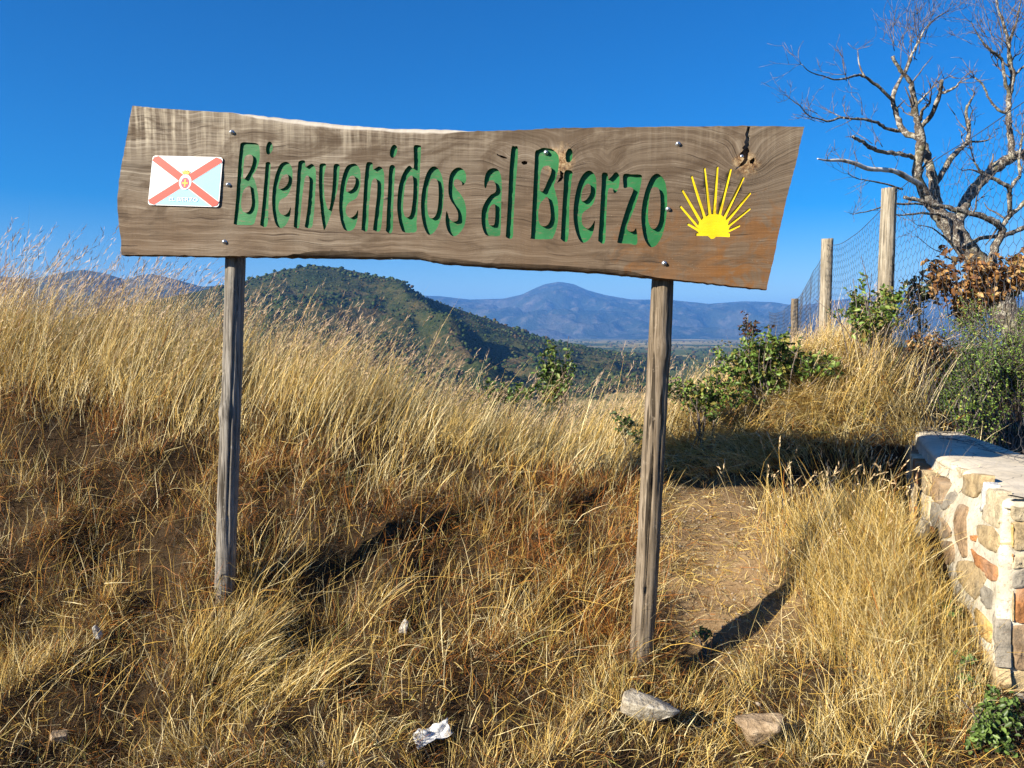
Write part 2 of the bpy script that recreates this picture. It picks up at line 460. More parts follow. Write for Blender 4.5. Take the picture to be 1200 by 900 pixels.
# carved shapes, traced as (x, y) in local windows of the photograph
def win(ox, oy, s): return lambda L: [(ox + x / s, oy + y / s) for x, y in L]
A = win(265, 160, 7.5); B = win(365, 165, 7.5); C_ = win(450, 165, 7.5); D_w = win(555, 165, 7.5); E = win(615, 165, 6.92); Fw = win(695, 190, 8.18); G = win(785, 180, 8.18); H = win(850, 140, 9.0)
LET = [
 ("B", [A([(135,55),(200,52),(268,60),(292,90),(297,150),(290,220),(265,290),(232,345),(248,380),(268,450),(282,540),(280,630),(262,710),(240,772),(160,778),(75,772),(68,740),(85,540),(100,330),(120,110)])],
       [A([(165,185),(190,162),(220,160),(235,180),(236,215),(222,265),(195,320),(160,372),(148,345),(152,270)]), A([(170,450),(195,435),(208,440),(215,480),(222,540),(222,600),(205,650),(175,668),(145,655),(130,610),(133,540),(148,480)])]),
 ("i", [A([(380,45),(400,55),(410,90),(405,125),(375,158),(355,145),(352,100),(362,62)]), A([(350,228),(388,232),(385,330),(372,560),(362,778),(305,782),(303,740),(320,560),(335,380),(345,260)])], []),
 ("e", [A([(480,240),(520,222),(555,235),(580,285),(583,360),(568,450),(535,520),(480,555),(462,590),(460,640),(480,680),(515,688),(545,665),(568,620),(560,700),(530,770),(490,802),(450,790),(425,740),(408,660),(402,560),(410,450),(430,350),(455,280)])],
       [A([(500,345),(530,330),(545,345),(548,380),(535,420),(505,450),(462,458),(464,420),(478,375)])]),
 ("n", [A([(640,218),(690,212),(697,268),(725,250),(755,240),(780,270),(790,330),(785,450),(775,620),(765,740),(750,800),(695,797),(700,740),(715,620),(728,480),(732,380),(720,345),(700,350),(685,400),(665,550),(652,700),(640,800),(600,797),(595,770),(605,600),(618,420),(630,270)])], []),
 ("v", [B([(75,205),(127,207),(112,300),(109,420),(120,520),(147,605),(165,560),(180,440),(190,320),(198,212),(245,212),(245,280),(232,400),(205,520),(170,650),(120,778),(105,760),(85,650),(70,500),(64,380),(68,260)])], []),
 ("e", [B([(310,225),(350,203),(390,205),(425,250),(432,320),(425,420),(395,500),(340,535),(310,570),(300,620),(315,660),(345,675),(385,650),(410,608),(405,680),(380,760),(345,790),(295,785),(265,730),(245,630),(243,520),(255,400),(280,290)])],
       [B([(330,325),(360,305),(382,320),(388,360),(370,410),(335,440),(303,442),(308,390)])]),
 ("n", [B([(485,195),(520,188),(538,200),(541,248),(565,240),(595,225),(625,245),(640,310),(637,450),(625,620),(605,785),(545,785),(543,760),(560,620),(575,480),(580,380),(568,335),(548,335),(530,370),(515,480),(503,620),(492,785),(445,785),(440,760),(450,600),(460,430),(472,280)])], []),
 ("i", [C_([(85,35),(110,45),(117,80),(105,125),(80,150),(58,140),(52,105),(62,60)]), C_([(50,228),(97,228),(92,350),(82,560),(72,795),(18,795),(20,740),(28,560),(38,380)])], []),
 ("d", [C_([(265,42),(318,42),(325,60),(318,200),(308,400),(295,600),(285,720),(278,800),(175,803),(145,760),(125,680),(115,580),(122,460),(140,360),(170,280),(200,235),(225,218),(250,238),(262,225),(262,120)])],
       [C_([(205,335),(235,308),(252,315),(258,380),(255,480),(245,580),(230,650),(205,672),(180,660),(168,600),(172,500),(185,400)])]),
 ("o", [C_([(430,225),(465,235),(500,290),(522,380),(525,480),(515,600),(490,710),(450,790),(405,825),(375,810),(345,740),(327,640),(325,520),(340,410),(365,310),(395,250)])],
       [C_([(410,345),(440,330),(465,345),(478,400),(480,500),(470,600),(450,660),(420,680),(395,665),(382,600),(382,500),(392,400)])]),
 ("s", [C_([(600,262),(640,235),(680,240),(715,280),(722,340),(712,368),(690,392),(680,360),(650,338),(620,345),(612,385),(640,430),(680,480),(710,540),(722,620),(712,720),(680,790),(630,835),(590,830),(555,780),(540,700),(548,620),(562,645),(572,680),(600,708),(640,703),(650,680),(648,630),(625,580),(590,530),(568,470),(565,390),(575,310)])], []),
 ("a", [D_w([(140,250),(180,240),(215,255),(240,310),(248,400),(243,560),(240,700),(235,820),(215,838),(130,835),(95,810),(72,740),(68,650),(80,585),(110,525),(150,475),(190,450),(198,410),(185,365),(155,347),(128,362),(108,415),(95,400),(95,340),(110,285)])],
       [D_w([(150,575),(180,555),(190,575),(190,650),(182,730),(160,742),(135,735),(128,680),(132,620)])]),
 ("l", [D_w([(335,55),(360,48),(388,60),(385,200),(365,450),(350,700),(342,850),(288,848),(285,800),(298,600),(310,350),(320,180)])], []),
 ("B", [E([(85,90),(112,72),(150,58),(195,64),(225,72),(262,105),(275,130),(278,180),(270,250),(248,330),(236,365),(250,420),(268,500),(272,600),(262,690),(235,770),(205,797),(55,795),(50,770),(60,560),(72,330),(80,180)])],
       [E([(150,215),(185,205),(215,225),(212,270),(185,330),(148,408),(122,398),(122,330),(130,260)]), E([(150,480),(180,455),(198,500),(208,570),(208,630),(190,675),(160,692),(125,680),(110,630),(112,560),(125,510)])]),
 ("i", [E([(360,65),(382,75),(388,110),(380,160),(355,180),(335,165),(332,110),(345,80)]), E([(325,252),(385,252),(378,330),(362,520),(350,800),(295,800),(293,760),(303,560),(315,380)])], []),
 ("e", [E([(480,265),(520,243),(555,260),(578,310),(580,390),(570,470),(540,530),(480,575),(462,610),(465,670),(490,705),(520,710),(548,680),(568,648),(560,720),(530,790),(485,825),(450,815),(418,750),(398,660),(395,560),(410,440),(440,330)])],
       [E([(475,385),(505,350),(530,358),(535,400),(525,440),(495,480),(462,488),(460,440)])]),
 ("r", [Fw([(88,108),(138,108),(145,160),(175,140),(210,98),(240,108),(255,150),(250,220),(235,270),(212,298),(195,285),(190,255),(165,248),(145,270),(135,360),(125,560),(112,770),(55,760),(50,730),(62,560),(72,380),(82,200)])], []),
 ("z", [Fw([(292,118),(375,117),(460,122),(465,170),(445,280),(405,420),(355,540),(325,620),(330,650),(355,665),(390,660),(415,640),(420,785),(330,782),(240,775),(238,740),(265,620),(300,500),(345,370),(385,270),(370,245),(340,242),(300,250),(290,220)])], []),
 ("o", [Fw([(600,113),(640,122),(685,180),(705,270),(710,400),(700,540),(670,680),(620,780),(570,815),(530,800),(490,730),(468,620),(462,500),(478,370),(510,250),(555,150)])],
       [Fw([(560,255),(600,240),(630,260),(645,340),(645,460),(635,560),(610,620),(580,640),(550,620),(530,560),(528,460),(538,350)])]),
]
tips = [(165,672),(95,500),(115,348),(205,212),(330,135),(455,125),(582,148),(705,228),(772,375),(770,525),(672,688)]
bases = [(262,728),(256,690),(285,640),(328,602),(380,578),(425,572),(475,582),(522,605),(550,640),(566,690),(568,738)]
sh = [(245,788),(300,789),(365,790),(385,812),(402,818),(425,812),(442,795),(510,797),(572,800),(575,765),(552,758)]
for k in range(10, -1, -1):
    t = np.array(tips[k], float); b = np.array(bases[k], float); d = (t - b) / np.linalg.norm(t - b); q = np.array([-d[1], d[0]])
    wb_, wt_ = (17, 11) if 1 < k < 9 else (13, 10)
    sh += [tuple(b + q * wb_), tuple(t - d * 5 + q * wt_), tuple(t + q * wt_ * .4), tuple(t - q * wt_ * .4), tuple(t - d * 5 - q * wt_), tuple(b - q * wb_)]
sh += [(270, 757), (248, 760)]
SHELL = G(sh)
CRACK = [H([(232,72),(262,75),(258,120),(245,170),(262,185),(250,230),(258,262),(240,290),(262,325),(246,350),(243,400),(228,440),(192,482),(150,502),(102,538),(110,516),(145,488),(178,448),(196,412),(168,396),(146,372),(158,352),(190,320),(176,300),(205,270),(196,240),(215,200),(208,170),(218,130)]),
         H([(250,440),(295,405),(312,430),(285,478),(255,470)]),
         E([(283,240),(300,250),(318,264),(314,300),(298,325),(262,345),(272,322),(288,300),(288,268)]),
         D_w([(420,185),(450,175),(475,185),(470,205),(440,212),(425,200)]),
         D_w([(205,112),(245,128),(295,148),(290,158),(240,146),(208,128)])]

top_px = [(155,123),(175,125),(200,127),(235,129),(270,131),(300,134),(330,137),(365,141),(400,145),(430,147.5),(460,149.5),(490,150),(520,150.5),(540,151.5),(560,152.5),(590,152),(620,151),(640,149.5),(660,149),(690,148.5),(720,148),(760,147.5),(800,147),(835,147),(870,146.5),(905,147),(943,147.5)]
right_px = [(940,160),(936,180),(931,200),(925,222),(920,245),(914,270),(909,295),(904,318),(899,339)]
bot_px = [(880,338),(860,336),(835,333),(810,330.5),(780,327.5),(760,326),(740,324),(720,321.5),(700,320),(670,318),(640,316.5),(600,315),(570,313),(545,311),(520,309.5),(505,307),(495,304),(480,303),(440,303),(400,302.5),(365,302),(330,301.5),(300,301),(275,301),(240,300.5),(210,300),(175,299.5),(142,299)]
left_px = [(141,285),(139,265),(137,245),(137,230),(139,210),(142,190),(146,170),(150,148)]
sil = np.array(top_px + right_px + bot_px + left_px, float)
nt, nr, nb, nl = len(top_px), len(right_px), len(bot_px), len(left_px)
def bumpf(x, a, b, w): return float(sstep(a, a + w, x) * (1 - sstep(b - w, b, x)))
front = sil.copy()
for i, (x, y) in enumerate(sil):
    j = vnoise(np.array(x / 23.0), np.array(3.3)) * .5 + .5
    if i < nt: front[i, 1] += 1.0 + 7.5 * bumpf(x, 265, 562, 60) * (.75 + .5 * j)
    elif i < nt + nr: front[i, 0] -= .6
    elif i < nt + nr + nb: front[i, 1] -= .8 + 6.0 * bumpf(x, 320, 790, 70) * (.55 + .8 * j) * (1.25 if x < 500 else .9)
    else: front[i, 0] += .6
sub = 5
def dens_loop(P):
    out = []
    for i in range(len(P)):
        a, b = P[i], P[(i + 1) % len(P)]
        for t in range(sub): out.append(a + (b - a) * t / sub)
    return np.array(out)
front = dens_loop(front); sil = dens_loop(sil)
jx = np.array([[vnoise(np.array(x / 3.7), np.array(y / 3.7), 1), vnoise(np.array(x / 3.1), np.array(y / 3.1), 4)] for x, y in sil]) * .55
front += jx; sil += jx * 1.3
FRONT = locs(front); SIL = locs(sil)

def smooth_loop(L, s=5): return catmull(locs(L), s)
loops = [FRONT]; owner = [('board', 0)]
for k, (ch, outs, ins) in enumerate(LET):
    for L in outs: loops.append(smooth_loop(L)); owner.append(('let', k))
    for L in ins: loops.append(smooth_loop(L)); owner.append(('let', k))
loops.append(locs(SHELL)); owner.append(('shell', 0))
for L in CRACK:
    q = locs(L); q = np.repeat(q, 2, 0); q[1::2] = (q[1::2] + np.roll(q[::2], -1, 0)) / 2 + rng.normal(0, .0012, (len(q) // 2, 2))
    loops.append(q); owner.append(('crack', 0))
def pip(P, L):
    x, y = P[:, 0][:, None], P[:, 1][:, None]
    x0, y0 = L[:, 0][None], L[:, 1][None]; x1, y1 = np.roll(L[:, 0], -1)[None], np.roll(L[:, 1], -1)[None]
    c = ((y0 > y) != (y1 > y)) & (x < (x1 - x0) * (y - y0) / (y1 - y0 + 1e-12) + x0)
    return c.sum(1) % 2 == 1
pts = [Vector(p) for L in loops for p in L]
edges = []; off = 0
for L in loops:
    n = len(L); edges += [(off + i, off + (i + 1) % n) for i in range(n)]; off += n
u0, z0 = SIL.min(0); u1, z1 = SIL.max(0)
uu, zz = np.meshgrid(np.arange(u0, u1, .016), np.arange(z0, z1, .016))
gp = np.stack([uu.ravel(), zz.ravel()], -1) + rng.uniform(-.003, .003, (uu.size, 2))
gp = gp[pip(gp, FRONT)]
allL = np.concatenate(loops)
keep = np.array([np.min(((allL - p) ** 2).sum(1)) > .005 ** 2 for p in gp])
pts += [Vector(p) for p in gp[keep]]
cv, ce, cf, *_ = delaunay_2d_cdt(pts, edges, [], 0, 1e-6)
CV = np.array([v[:] for v in cv]); CF = np.array(cf)
cen = CV[CF].mean(1)
inside = pip(cen, FRONT)
lab = np.zeros(len(CF), int)                          # 0 wood, k+1 letter, 100 shell, 101 crack
cnt = {}
for L, (kind, k) in list(zip(loops, owner))[1:]:
    key = k + 1 if kind == 'let' else (100 if kind == 'shell' else 101)
    cnt.setdefault(key, np.zeros(len(CF), int)); cnt[key] += pip(cen, L)
for key, c in cnt.items(): lab[c % 2 == 1] = key
def relief(P):                                         # uneven sawn and weathered face
    u, z = P[:, 0], P[:, 1]
    kn = loc(655, 190); k2 = loc(872, 195)
    r1 = np.hypot(u - kn[0], z - kn[1]); r2 = np.hypot(u - k2[0], z - k2[1])
    return .0022 * fbm(u * 3, z * 9, 3, 3) + .0012 * fbm(u * 14, z * 50, 6, 2) - .008 * np.exp(-(r1 / .11) ** 2) - .010 * np.exp(-(r2 / .10) ** 2)
def place(P, d): return np.stack([P[:, 0], np.broadcast_to(d, len(P)), P[:, 1]], -1)
# board: face + wane + edges + back + crack walls and floors
bd = Bag()
wood = CF[inside & (lab == 0)]
FV = place(CV, relief(CV))
bd.add(FV, T=wood[:, ::1])
nL = len(FRONT)
TH = .058
ringz = [place(FRONT, relief(FRONT)), place(FRONT * .4 + SIL * .6, .010 + relief(FRONT)), place(SIL, .026), place(SIL, TH - .004), place(SIL + (SIL.mean(0) - SIL) * .004, TH)]
RV = np.concatenate(ringz); i = np.arange(4)[:, None] * nL; j = np.arange(nL)[None]; k = (j + 1) % nL
bd.add(RV, Q=np.stack([i + j, i + nL + j, i + nL + k, i + k], -1).reshape(-1, 4))
bv, be, bf, *_ = delaunay_2d_cdt([Vector(p) for p in SIL], [(a, (a + 1) % nL) for a in range(nL)], [], 1, 1e-6)
BV = np.array([v[:] for v in bv]); bd.add(place(BV, TH), T=np.array([f for f in bf if len(f) == 3]))
DEPTH = {}
def walls(L, d):
    n = len(L); V = np.concatenate([place(L, relief(L)), place(L, d + relief(L))]); j = np.arange(n); k = (j + 1) % n
    return V, np.stack([j, k, n + k, n + j], -1)
for L, (kind, kk) in zip(loops, owner):
    if kind == 'crack':
        V, Q = walls(L, .034); bd.add(V, Q=Q)
cr = CF[inside & (lab == 101)]
bd.add(place(CV, .034 + relief(CV)), T=cr)
def mk_board():
    m = N("weathered_board"); p = m.obj(); x, y, z = m.xyz(p)
    k1 = loc(655, 188); k2 = loc(874, 192); k3 = loc(715, 195); k4 = loc(600, 188); c0 = loc(140, 230)
    roll = .035
    zz = m.math('ADD', z, m.math('MULTIPLY', x, roll))
    fld = zz
    for (c, a, s) in ((k1, .13, .085), (k2, .17, .12), (k3, .10, .075), (k4, .05, .06)):
        dx = m.math('MULTIPLY', m.math('SUBTRACT', x, float(c[0])), 1 / s); dz = m.math('MULTIPLY', m.math('SUBTRACT', z, float(c[1])), 1 / s)
        r2 = m.math('ADD', m.math('MULTIPLY', dx, dx), m.math('MULTIPLY', dz, dz))
        g = m.math('DIVIDE', a, m.math('ADD', 1.0, r2))
        fld = m.math('ADD', fld, g)
    w = m.noise(p, 2.3, 3)
    fld = m.math('ADD', fld, m.math('MULTIPLY', w, .10))
    gv = m.comb(m.math('MULTIPLY', x, 1.1), m.math('MULTIPLY', y, 1.5), m.math('MULTIPLY', fld, 46.0))
    g1 = m.noise(gv, 1.0, 5, .62)
    gv2 = m.comb(m.math('MULTIPLY', x, 3.0), 0.0, m.math('MULTIPLY', fld, 190.0))
    g2 = m.noise(gv2, 1.0, 3, .6)
    gr = m.math('ADD', m.math('MULTIPLY', g1, .52), m.math('MULTIPLY', g2, .48))
    col = m.ramp(gr, [(.38, (.030, .020, .013)), (.455, (.090, .066, .045)), (.53, (.160, .125, .090)), (.63, (.30, .26, .205))])
    # silvered upper half and pale rain streaks towards the top edge
    big = m.noise(p, 1.7, 4, .6)
    st = m.noise(m.mapv(p, (42, 1, 2.2)), 1.0, 4, .6)
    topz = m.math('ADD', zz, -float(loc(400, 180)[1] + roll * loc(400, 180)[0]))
    lft = m.ramp(m.math('MULTIPLY_ADD', x, .28, .5), [(.15, (1, 1, 1)), (.62, (.25, .25, .25)), (.9, (.5, .5, .5))])
    tm = m.math('MULTIPLY', m.ramp(m.math('MULTIPLY_ADD', topz, 3.2, .5), [(.30, (0, 0, 0)), (.75, (1, 1, 1))]), m.ramp(st, [(.44, (0, 0, 0)), (.66, (1, 1, 1))]))
    col = m.mix(m.math('MULTIPLY', m.math('MULTIPLY', tm, lft), .85), col, (.52, .455, .34))
    grey = m.ramp(big, [(.35, (0, 0, 0)), (.62, (.55, .55, .55))])
    col = m.mix(grey, col, m.mix(gr, (.08, .058, .040), (.36, .31, .235)))
    col = m.mix(m.ramp(m.math('MULTIPLY_ADD', x, .33, .5), [(.30, (0, 0, 0)), (.72, (.55, .55, .55))]), col, m.mix(gr, (.030, .017, .009), (.165, .112, .068)))
    # warm unweathered heartwood low at the shell end
    q = loc(850, 300); qx = m.math('MULTIPLY', m.math('SUBTRACT', x, float(q[0])), 1.9); qz = m.math('MULTIPLY', m.math('SUBTRACT', z, float(q[1])), 4.2)
    dist = m.math('SQRT', m.math('ADD', m.math('MULTIPLY', qx, qx), m.math('MULTIPLY', qz, qz)))
    wn = m.noise(m.mapv(p, (3.0, 1, 4)), 2.0, 5, .65, 2.2)
    wm = m.math('MULTIPLY', m.ramp(m.math('SUBTRACT', dist, m.math('MULTIPLY', m.math('SUBTRACT', wn, .5), 2.2)), [(.45, (1, 1, 1)), (1.25, (0, 0, 0))]), m.ramp(wn, [(.40, (.1, .1, .1)), (.56, (1, 1, 1))]))
    col = m.mix(wm, col, m.mix(gr, (.04, .012, .003), (.30, .125, .026)))
    # darker brown band along the lower edge
    lowz = m.ramp(m.math('MULTIPLY_ADD', topz, 3.0, .95), [(.25, (1, 1, 1)), (.62, (0, 0, 0))])
    col = m.mix(m.math('MULTIPLY', lowz, m.ramp(big, [(.4, (.65, .65, .65)), (.65, (.1, .1, .1))])), col, m.mix(gr, (.055, .032, .017), (.20, .13, .075)))
    dk = m.noise(m.mapv(p, (1.6, 1, 3.5), (0, 0, 0), (3.1, 0, 7.7)), 1.6, 4, .6, 1.5)
    col = m.mix(m.ramp(dk, [(.50, (0, 0, 0)), (.64, (.75, .75, .75))]), col, m.mix(gr, (.026, .016, .009), (.125, .085, .052)))
    # fine drying checks and specks
    chk = m.noise(m.comb(m.math('MULTIPLY', x, 1.6), 0.0, m.math('MULTIPLY', fld, 70.0)), 1.3, 2, .5, .3)
    cm = m.ramp(chk, [(.30, (1, 1, 1)), (.335, (0, 0, 0))])
    col = m.mix(m.math('MULTIPLY', cm, .75), col, (.045, .028, .018))
    spk = m.noise(p, 150, 2, .6)
    col = m.mix(m.ramp(spk, [(.66, (0, 0, 0)), (.76, (.35, .35, .35))]), col, (.34, .29, .22))
    # splintered knots, and sunlight painted as a pale tone on the rounded upper edge
    for kc, kr in ((k1, .075), (k2, .06)):
        dx = m.math('SUBTRACT', x, float(kc[0])); dz = m.math('SUBTRACT', z, float(kc[1]))
        rr_k = m.math('ADD', m.math('SQRT', m.math('ADD', m.math('MULTIPLY', dx, dx), m.math('MULTIPLY', dz, dz))), m.math('MULTIPLY', m.math('SUBTRACT', m.noise(p, 26, 4, .7, .8), .5), .11))
        kn_ = m.noise(p, 70, 4, .7)
        col = m.mix(m.ramp(m.math('DIVIDE', rr_k, kr), [(.45, (.85, .85, .85)), (1.0, (0, 0, 0))]), col, m.ramp(kn_, [(.36, (.05, .022, .010)), (.46, (.22, .12, .05)), (.62, (.42, .31, .17))]))
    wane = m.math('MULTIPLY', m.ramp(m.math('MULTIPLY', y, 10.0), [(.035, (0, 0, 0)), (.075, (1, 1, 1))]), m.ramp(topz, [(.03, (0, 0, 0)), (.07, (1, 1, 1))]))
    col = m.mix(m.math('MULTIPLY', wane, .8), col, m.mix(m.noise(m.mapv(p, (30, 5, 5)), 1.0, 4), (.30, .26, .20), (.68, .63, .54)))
    # dark hollow wood inside the cracks
    ins = m.ramp(m.math('MULTIPLY', y, 10.0), [(.07, (0, 0, 0)), (.12, (1, 1, 1))])
    h = m.math('ADD', m.math('MULTIPLY', g1, .6), m.math('ADD', m.math('MULTIPLY', g2, .5), m.math('MULTIPLY', cm, -.5)))
    h = m.math('ADD', h, m.math('MULTIPLY', st, .25))
    m.bsdf(col, .82, .22, m.bump(h, .8, .007)); return m.m
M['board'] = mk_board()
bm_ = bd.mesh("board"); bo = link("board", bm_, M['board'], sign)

def mk_paint(name, c, rough=.55, wear=(.20, .13, .07), amount=.62):
    m = N(name); p = m.obj()
    a = m.noise(p, 9, 4); b = m.noise(m.mapv(p, (24, 10, 130)), 1.0, 4, .65); d = m.noise(p, 210, 2)
    col = m.mix(m.ramp(a, [(.35, (0, 0, 0)), (.68, (1, 1, 1))]), tuple(v * .82 for v in c), tuple(min(1, v * 1.16) for v in c))
    col = m.mix(m.ramp(b, [(amount, (0, 0, 0)), (amount + .10, (.75, .75, .75))]), col, wear)
    col = m.mix(m.ramp(d, [(.66, (0, 0, 0)), (.74, (.6, .6, .6))]), col, wear)
    m.bsdf(col, rough, .3, m.bump(b, .35, .003)); return m.m
M['green'] = mk_paint("green_paint", (.014, .140, .040), .6, (.12, .105, .055), .57)
M['yellow'] = mk_paint("yellow_paint", (.66, .49, .005), .5, (.42, .29, .03), .62)
# each carved letter is a painted recess with its own floor and walls
for k, (ch, outs, ins) in enumerate(LET):
    px = outs[-1][0][0]
    d = .0105 + .0055 * float(sstep(280, 760, px))
    b_ = Bag()
    fl = CF[inside & (lab == k + 1)]
    used = np.unique(fl); mp = np.zeros(len(CV), int); mp[used] = np.arange(len(used))
    b_.add(place(CV[used], d + relief(CV[used])), T=mp[fl])
    for L, (kind, kk) in zip(loops, owner):
        if kind == 'let' and kk == k:
            V, Q = walls(L, d); b_.add(V, Q=Q)
    lo = link("carved_letter", b_.mesh("carved_letter"), M['green'], sign)
b_ = Bag(); fl = CF[inside & (lab == 100)]; used = np.unique(fl); mp = np.zeros(len(CV), int); mp[used] = np.arange(len(used))
b_.add(place(CV[used], .0035 + relief(CV[used])), T=mp[fl])
V, Q = walls(loops[[o[0] for o in owner].index('shell')], .0035); b_.add(V, Q=Q)
so = link("shell_emblem", b_.mesh("shell_emblem"), M['yellow'], sign)
so["label"] = "yellow scallop shell emblem with spreading rays"

# flag plaque: rounded plate with printed fields and bands laid on as thin sheets
cn = locs([(180.0, 182.6), (262.0, 184.6), (257.2, 243.0), (174.2, 240.4)])
def quadp(s, t):
    a = cn[0] + (cn[1] - cn[0]) * s; b = cn[3] + (cn[2] - cn[3]) * s
    return a + (b - a) * t
def sheet(name, L, d, mat, parent, th=.0012):
    L = np.asarray(L); n = len(L)
    V = np.concatenate([place(L, -d - th), place(L, -d)])
    faces = [list(range(n)), list(range(n, 2 * n))[::-1]] + [[a, n + a, n + (a + 1) % n, (a + 1) % n] for a in range(n)]
    return link(name, mesh_np(name, V, faces=faces), mat, parent)
def flat_mat(name, c, rough=.35):
    m = N(name); a = m.noise(m.obj(), 40, 3)
    m.bsdf(m.mix(a, tuple(v * .93 for v in c), c), rough, .4); return m.m
M['pl_white'] = flat_mat("plaque_white", (.82, .82, .80)); M['pl_blue'] = flat_mat("plaque_blue", (.30, .62, .80)); M['pl_red'] = flat_mat("plaque_red", (.74, .09, .06))
M['pl_gold'] = flat_mat("plaque_gold", (.72, .45, .08)); M['pl_crest'] = flat_mat("plaque_crest", (.55, .10, .16))
def rr(r=.06):
    out = []
    for (cx, cy_, a0) in ((1 - r * .72, r, -90), (1 - r * .72, 1 - r, 0), (r * .72, 1 - r, 90), (r * .72, r, 180)):
        for a in range(0, 91, 15):
            t = math.radians(a0 + a); out.append(quadp(cx + r * .72 * math.cos(t), cy_ + r * math.sin(t)))
    return out
PB = .004
plq = sheet("flag_plaque", rr(), PB, M['pl_white'], sign, .003); plq["label"] = "white and pale blue flag plaque with red diagonal cross"
z1_ = PB + .0033
sheet("blue_field", [quadp(*q) for q in ((.5, .5), (.985, .10), (.985, .90))], z1_, M['pl_blue'], plq, .0004)
sheet("blue_field", [quadp(*q) for q in ((.5, .5), (.93, .985), (.07, .985))], z1_ + .0001, M['pl_blue'], plq, .0004)
def band(a, b, w, d, mat, nm):
    a = np.array(a); b = np.array(b); q = (b - a) / np.linalg.norm(b - a); nrm = np.array([-q[1], q[0]])
    A0, B0 = a - q * .0, b + q * .0
    L = [A0 + nrm * w, A0 - nrm * w * .0 - q * .028, A0 - nrm * w, B0 - nrm * w, B0 + q * .028, B0 + nrm * w]
    return sheet(nm, [quadp(*np.clip(p, .004, .996)) for p in L], d, mat, plq, .0004)
z2_ = z1_ + .0008; z3_ = z2_ + .0008
band((.045, .055), (.955, .945), .082, z2_, M['pl_white'], "white_edge"); band((.045, .945), (.955, .055), .082, z2_ + .0002, M['pl_white'], "white_edge")
band((.045, .055), (.955, .945), .066, z3_, M['pl_red'], "red_band"); band((.045, .945), (.955, .055), .066, z3_ + .0002, M['pl_red'], "red_band")
def ell(cx, cy_, rx, ry, n=18): return [quadp(cx + rx * math.cos(a), cy_ + ry * math.sin(a)) for a in np.arange(n) * 2 * math.pi / n]
z4_ = z3_ + .0010
sheet("crest_surround", ell(.505, .52, .088, .155), z4_, M['pl_white'], plq, .0004)
sheet("crest", ell(.505, .535, .058, .110), z4_ + .0008, M['pl_crest'], plq, .0004)
sheet("crest_cross", [quadp(.505 + x, .54 + y) for x, y in ((-.012, -.08), (.012, -.08), (.012, -.02), (.042, -.02), (.042, .02), (.012, .02), (.012, .08), (-.012, .08), (-.012, .02), (-.042, .02), (-.042, -.02), (-.012, -.02))], z4_ + .0016, M['pl_gold'], plq, .0004)
sheet("crown", [quadp(.505 + x, .315 + y) for x, y in ((-.045, .045), (-.062, -.03), (-.035, .0), (-.02, -.05), (0, -.005), (0.02, -.05), (.035, .0), (.062, -.03), (.045, .045))], z4_ + .0002, M['pl_gold'], plq, .0004)
fc = bpy.data.curves.new("plaque_text", 'FONT'); fc.body = "EL BIERZO"; fc.size = 1.0; fc.align_x = 'CENTER'; fc.extrude = 0.0
fo = bpy.data.objects.new("tmp_text", fc); COL.objects.link(fo)
bpy.context.view_layer.update()
tm_ = bpy.data.meshes.new_from_object(fo.evaluated_get(bpy.context.evaluated_depsgraph_get()))
bpy.data.objects.remove(fo)
tv = np.array([v.co[:] for v in tm_.vertices]); wdt = tv[:, 0].max() - tv[:, 0].min()
tv = np.array([quadp(.5 + v[0] / wdt * .40, .905 - v[1] * .11) for v in tv])
link("lettering", mesh_np("lettering", place(tv, -(z3_ + .0016)), faces=[list(p.vertices) for p in tm_.polygons]), M['pl_white'], plq)

# bolts
def mk_metal(name, c, rough=.35):
    m = N(name); a = m.noise(m.obj(), 60, 3)
    m.bsdf(m.mix(a, tuple(v * .75 for v in c), c), rough, .5, None, .9); return m.m
M['bolt'] = mk_metal("galvanised_bolt", (.62, .66, .70))
def bolt_mesh(r, h, n=6):
    b = Bag(); prof = [(r * 1.35, .001), (r * 1.35, -.0018), (r, -.002), (r, -h * .8), (r * .8, -h), (r * .25, -h * 1.02)]
    m_ = 16; ang = np.arange(m_) * 2 * np.pi / m_; V = []
    for q, (rr_, d) in enumerate(prof):
        rad = rr_ * (1 - .09 * (np.cos(ang * 6) * .5 + .5) if 2 <= q <= 4 else 1)
        V.append(np.stack([np.cos(ang) * rad, np.full(m_, d), np.sin(ang) * rad], -1))
    V = np.concatenate(V); i = np.arange(len(prof) - 1)[:, None] * m_; j = np.arange(m_)[None]; k = (j + 1) % m_
    b.add(V, Q=np.stack([i + j, i + m_ + j, i + m_ + k, i + k], -1).reshape(-1, 4))
    T = [(5 * m_, 5 * m_ + a, 5 * m_ + a + 1) for a in range(1, m_ - 1)]
    b.n_ = 0; b.T.append(np.array(T)); return b.mesh("bolt", True)
bme = bolt_mesh(.0085, .013); bme.materials.append(M['bolt'])
for px, py, dd in ((272, 155, 0), (267.5, 216.5, 0), (263.5, 283.5, 0), (794.5, 168.5, 0), (783, 245, 0), (778.5, 308.5, 0), (640, 178.5, -.010), (869, 183.5, -.012), (864, 197, -.02)):
    q = loc(px, py); o = link("bolt", bme, None, sign)
    o.location = (q[0], float(relief(q[None])[0]) - dd + .001, q[1]); o.rotation_euler = (0, random.uniform(0, 1), 0)

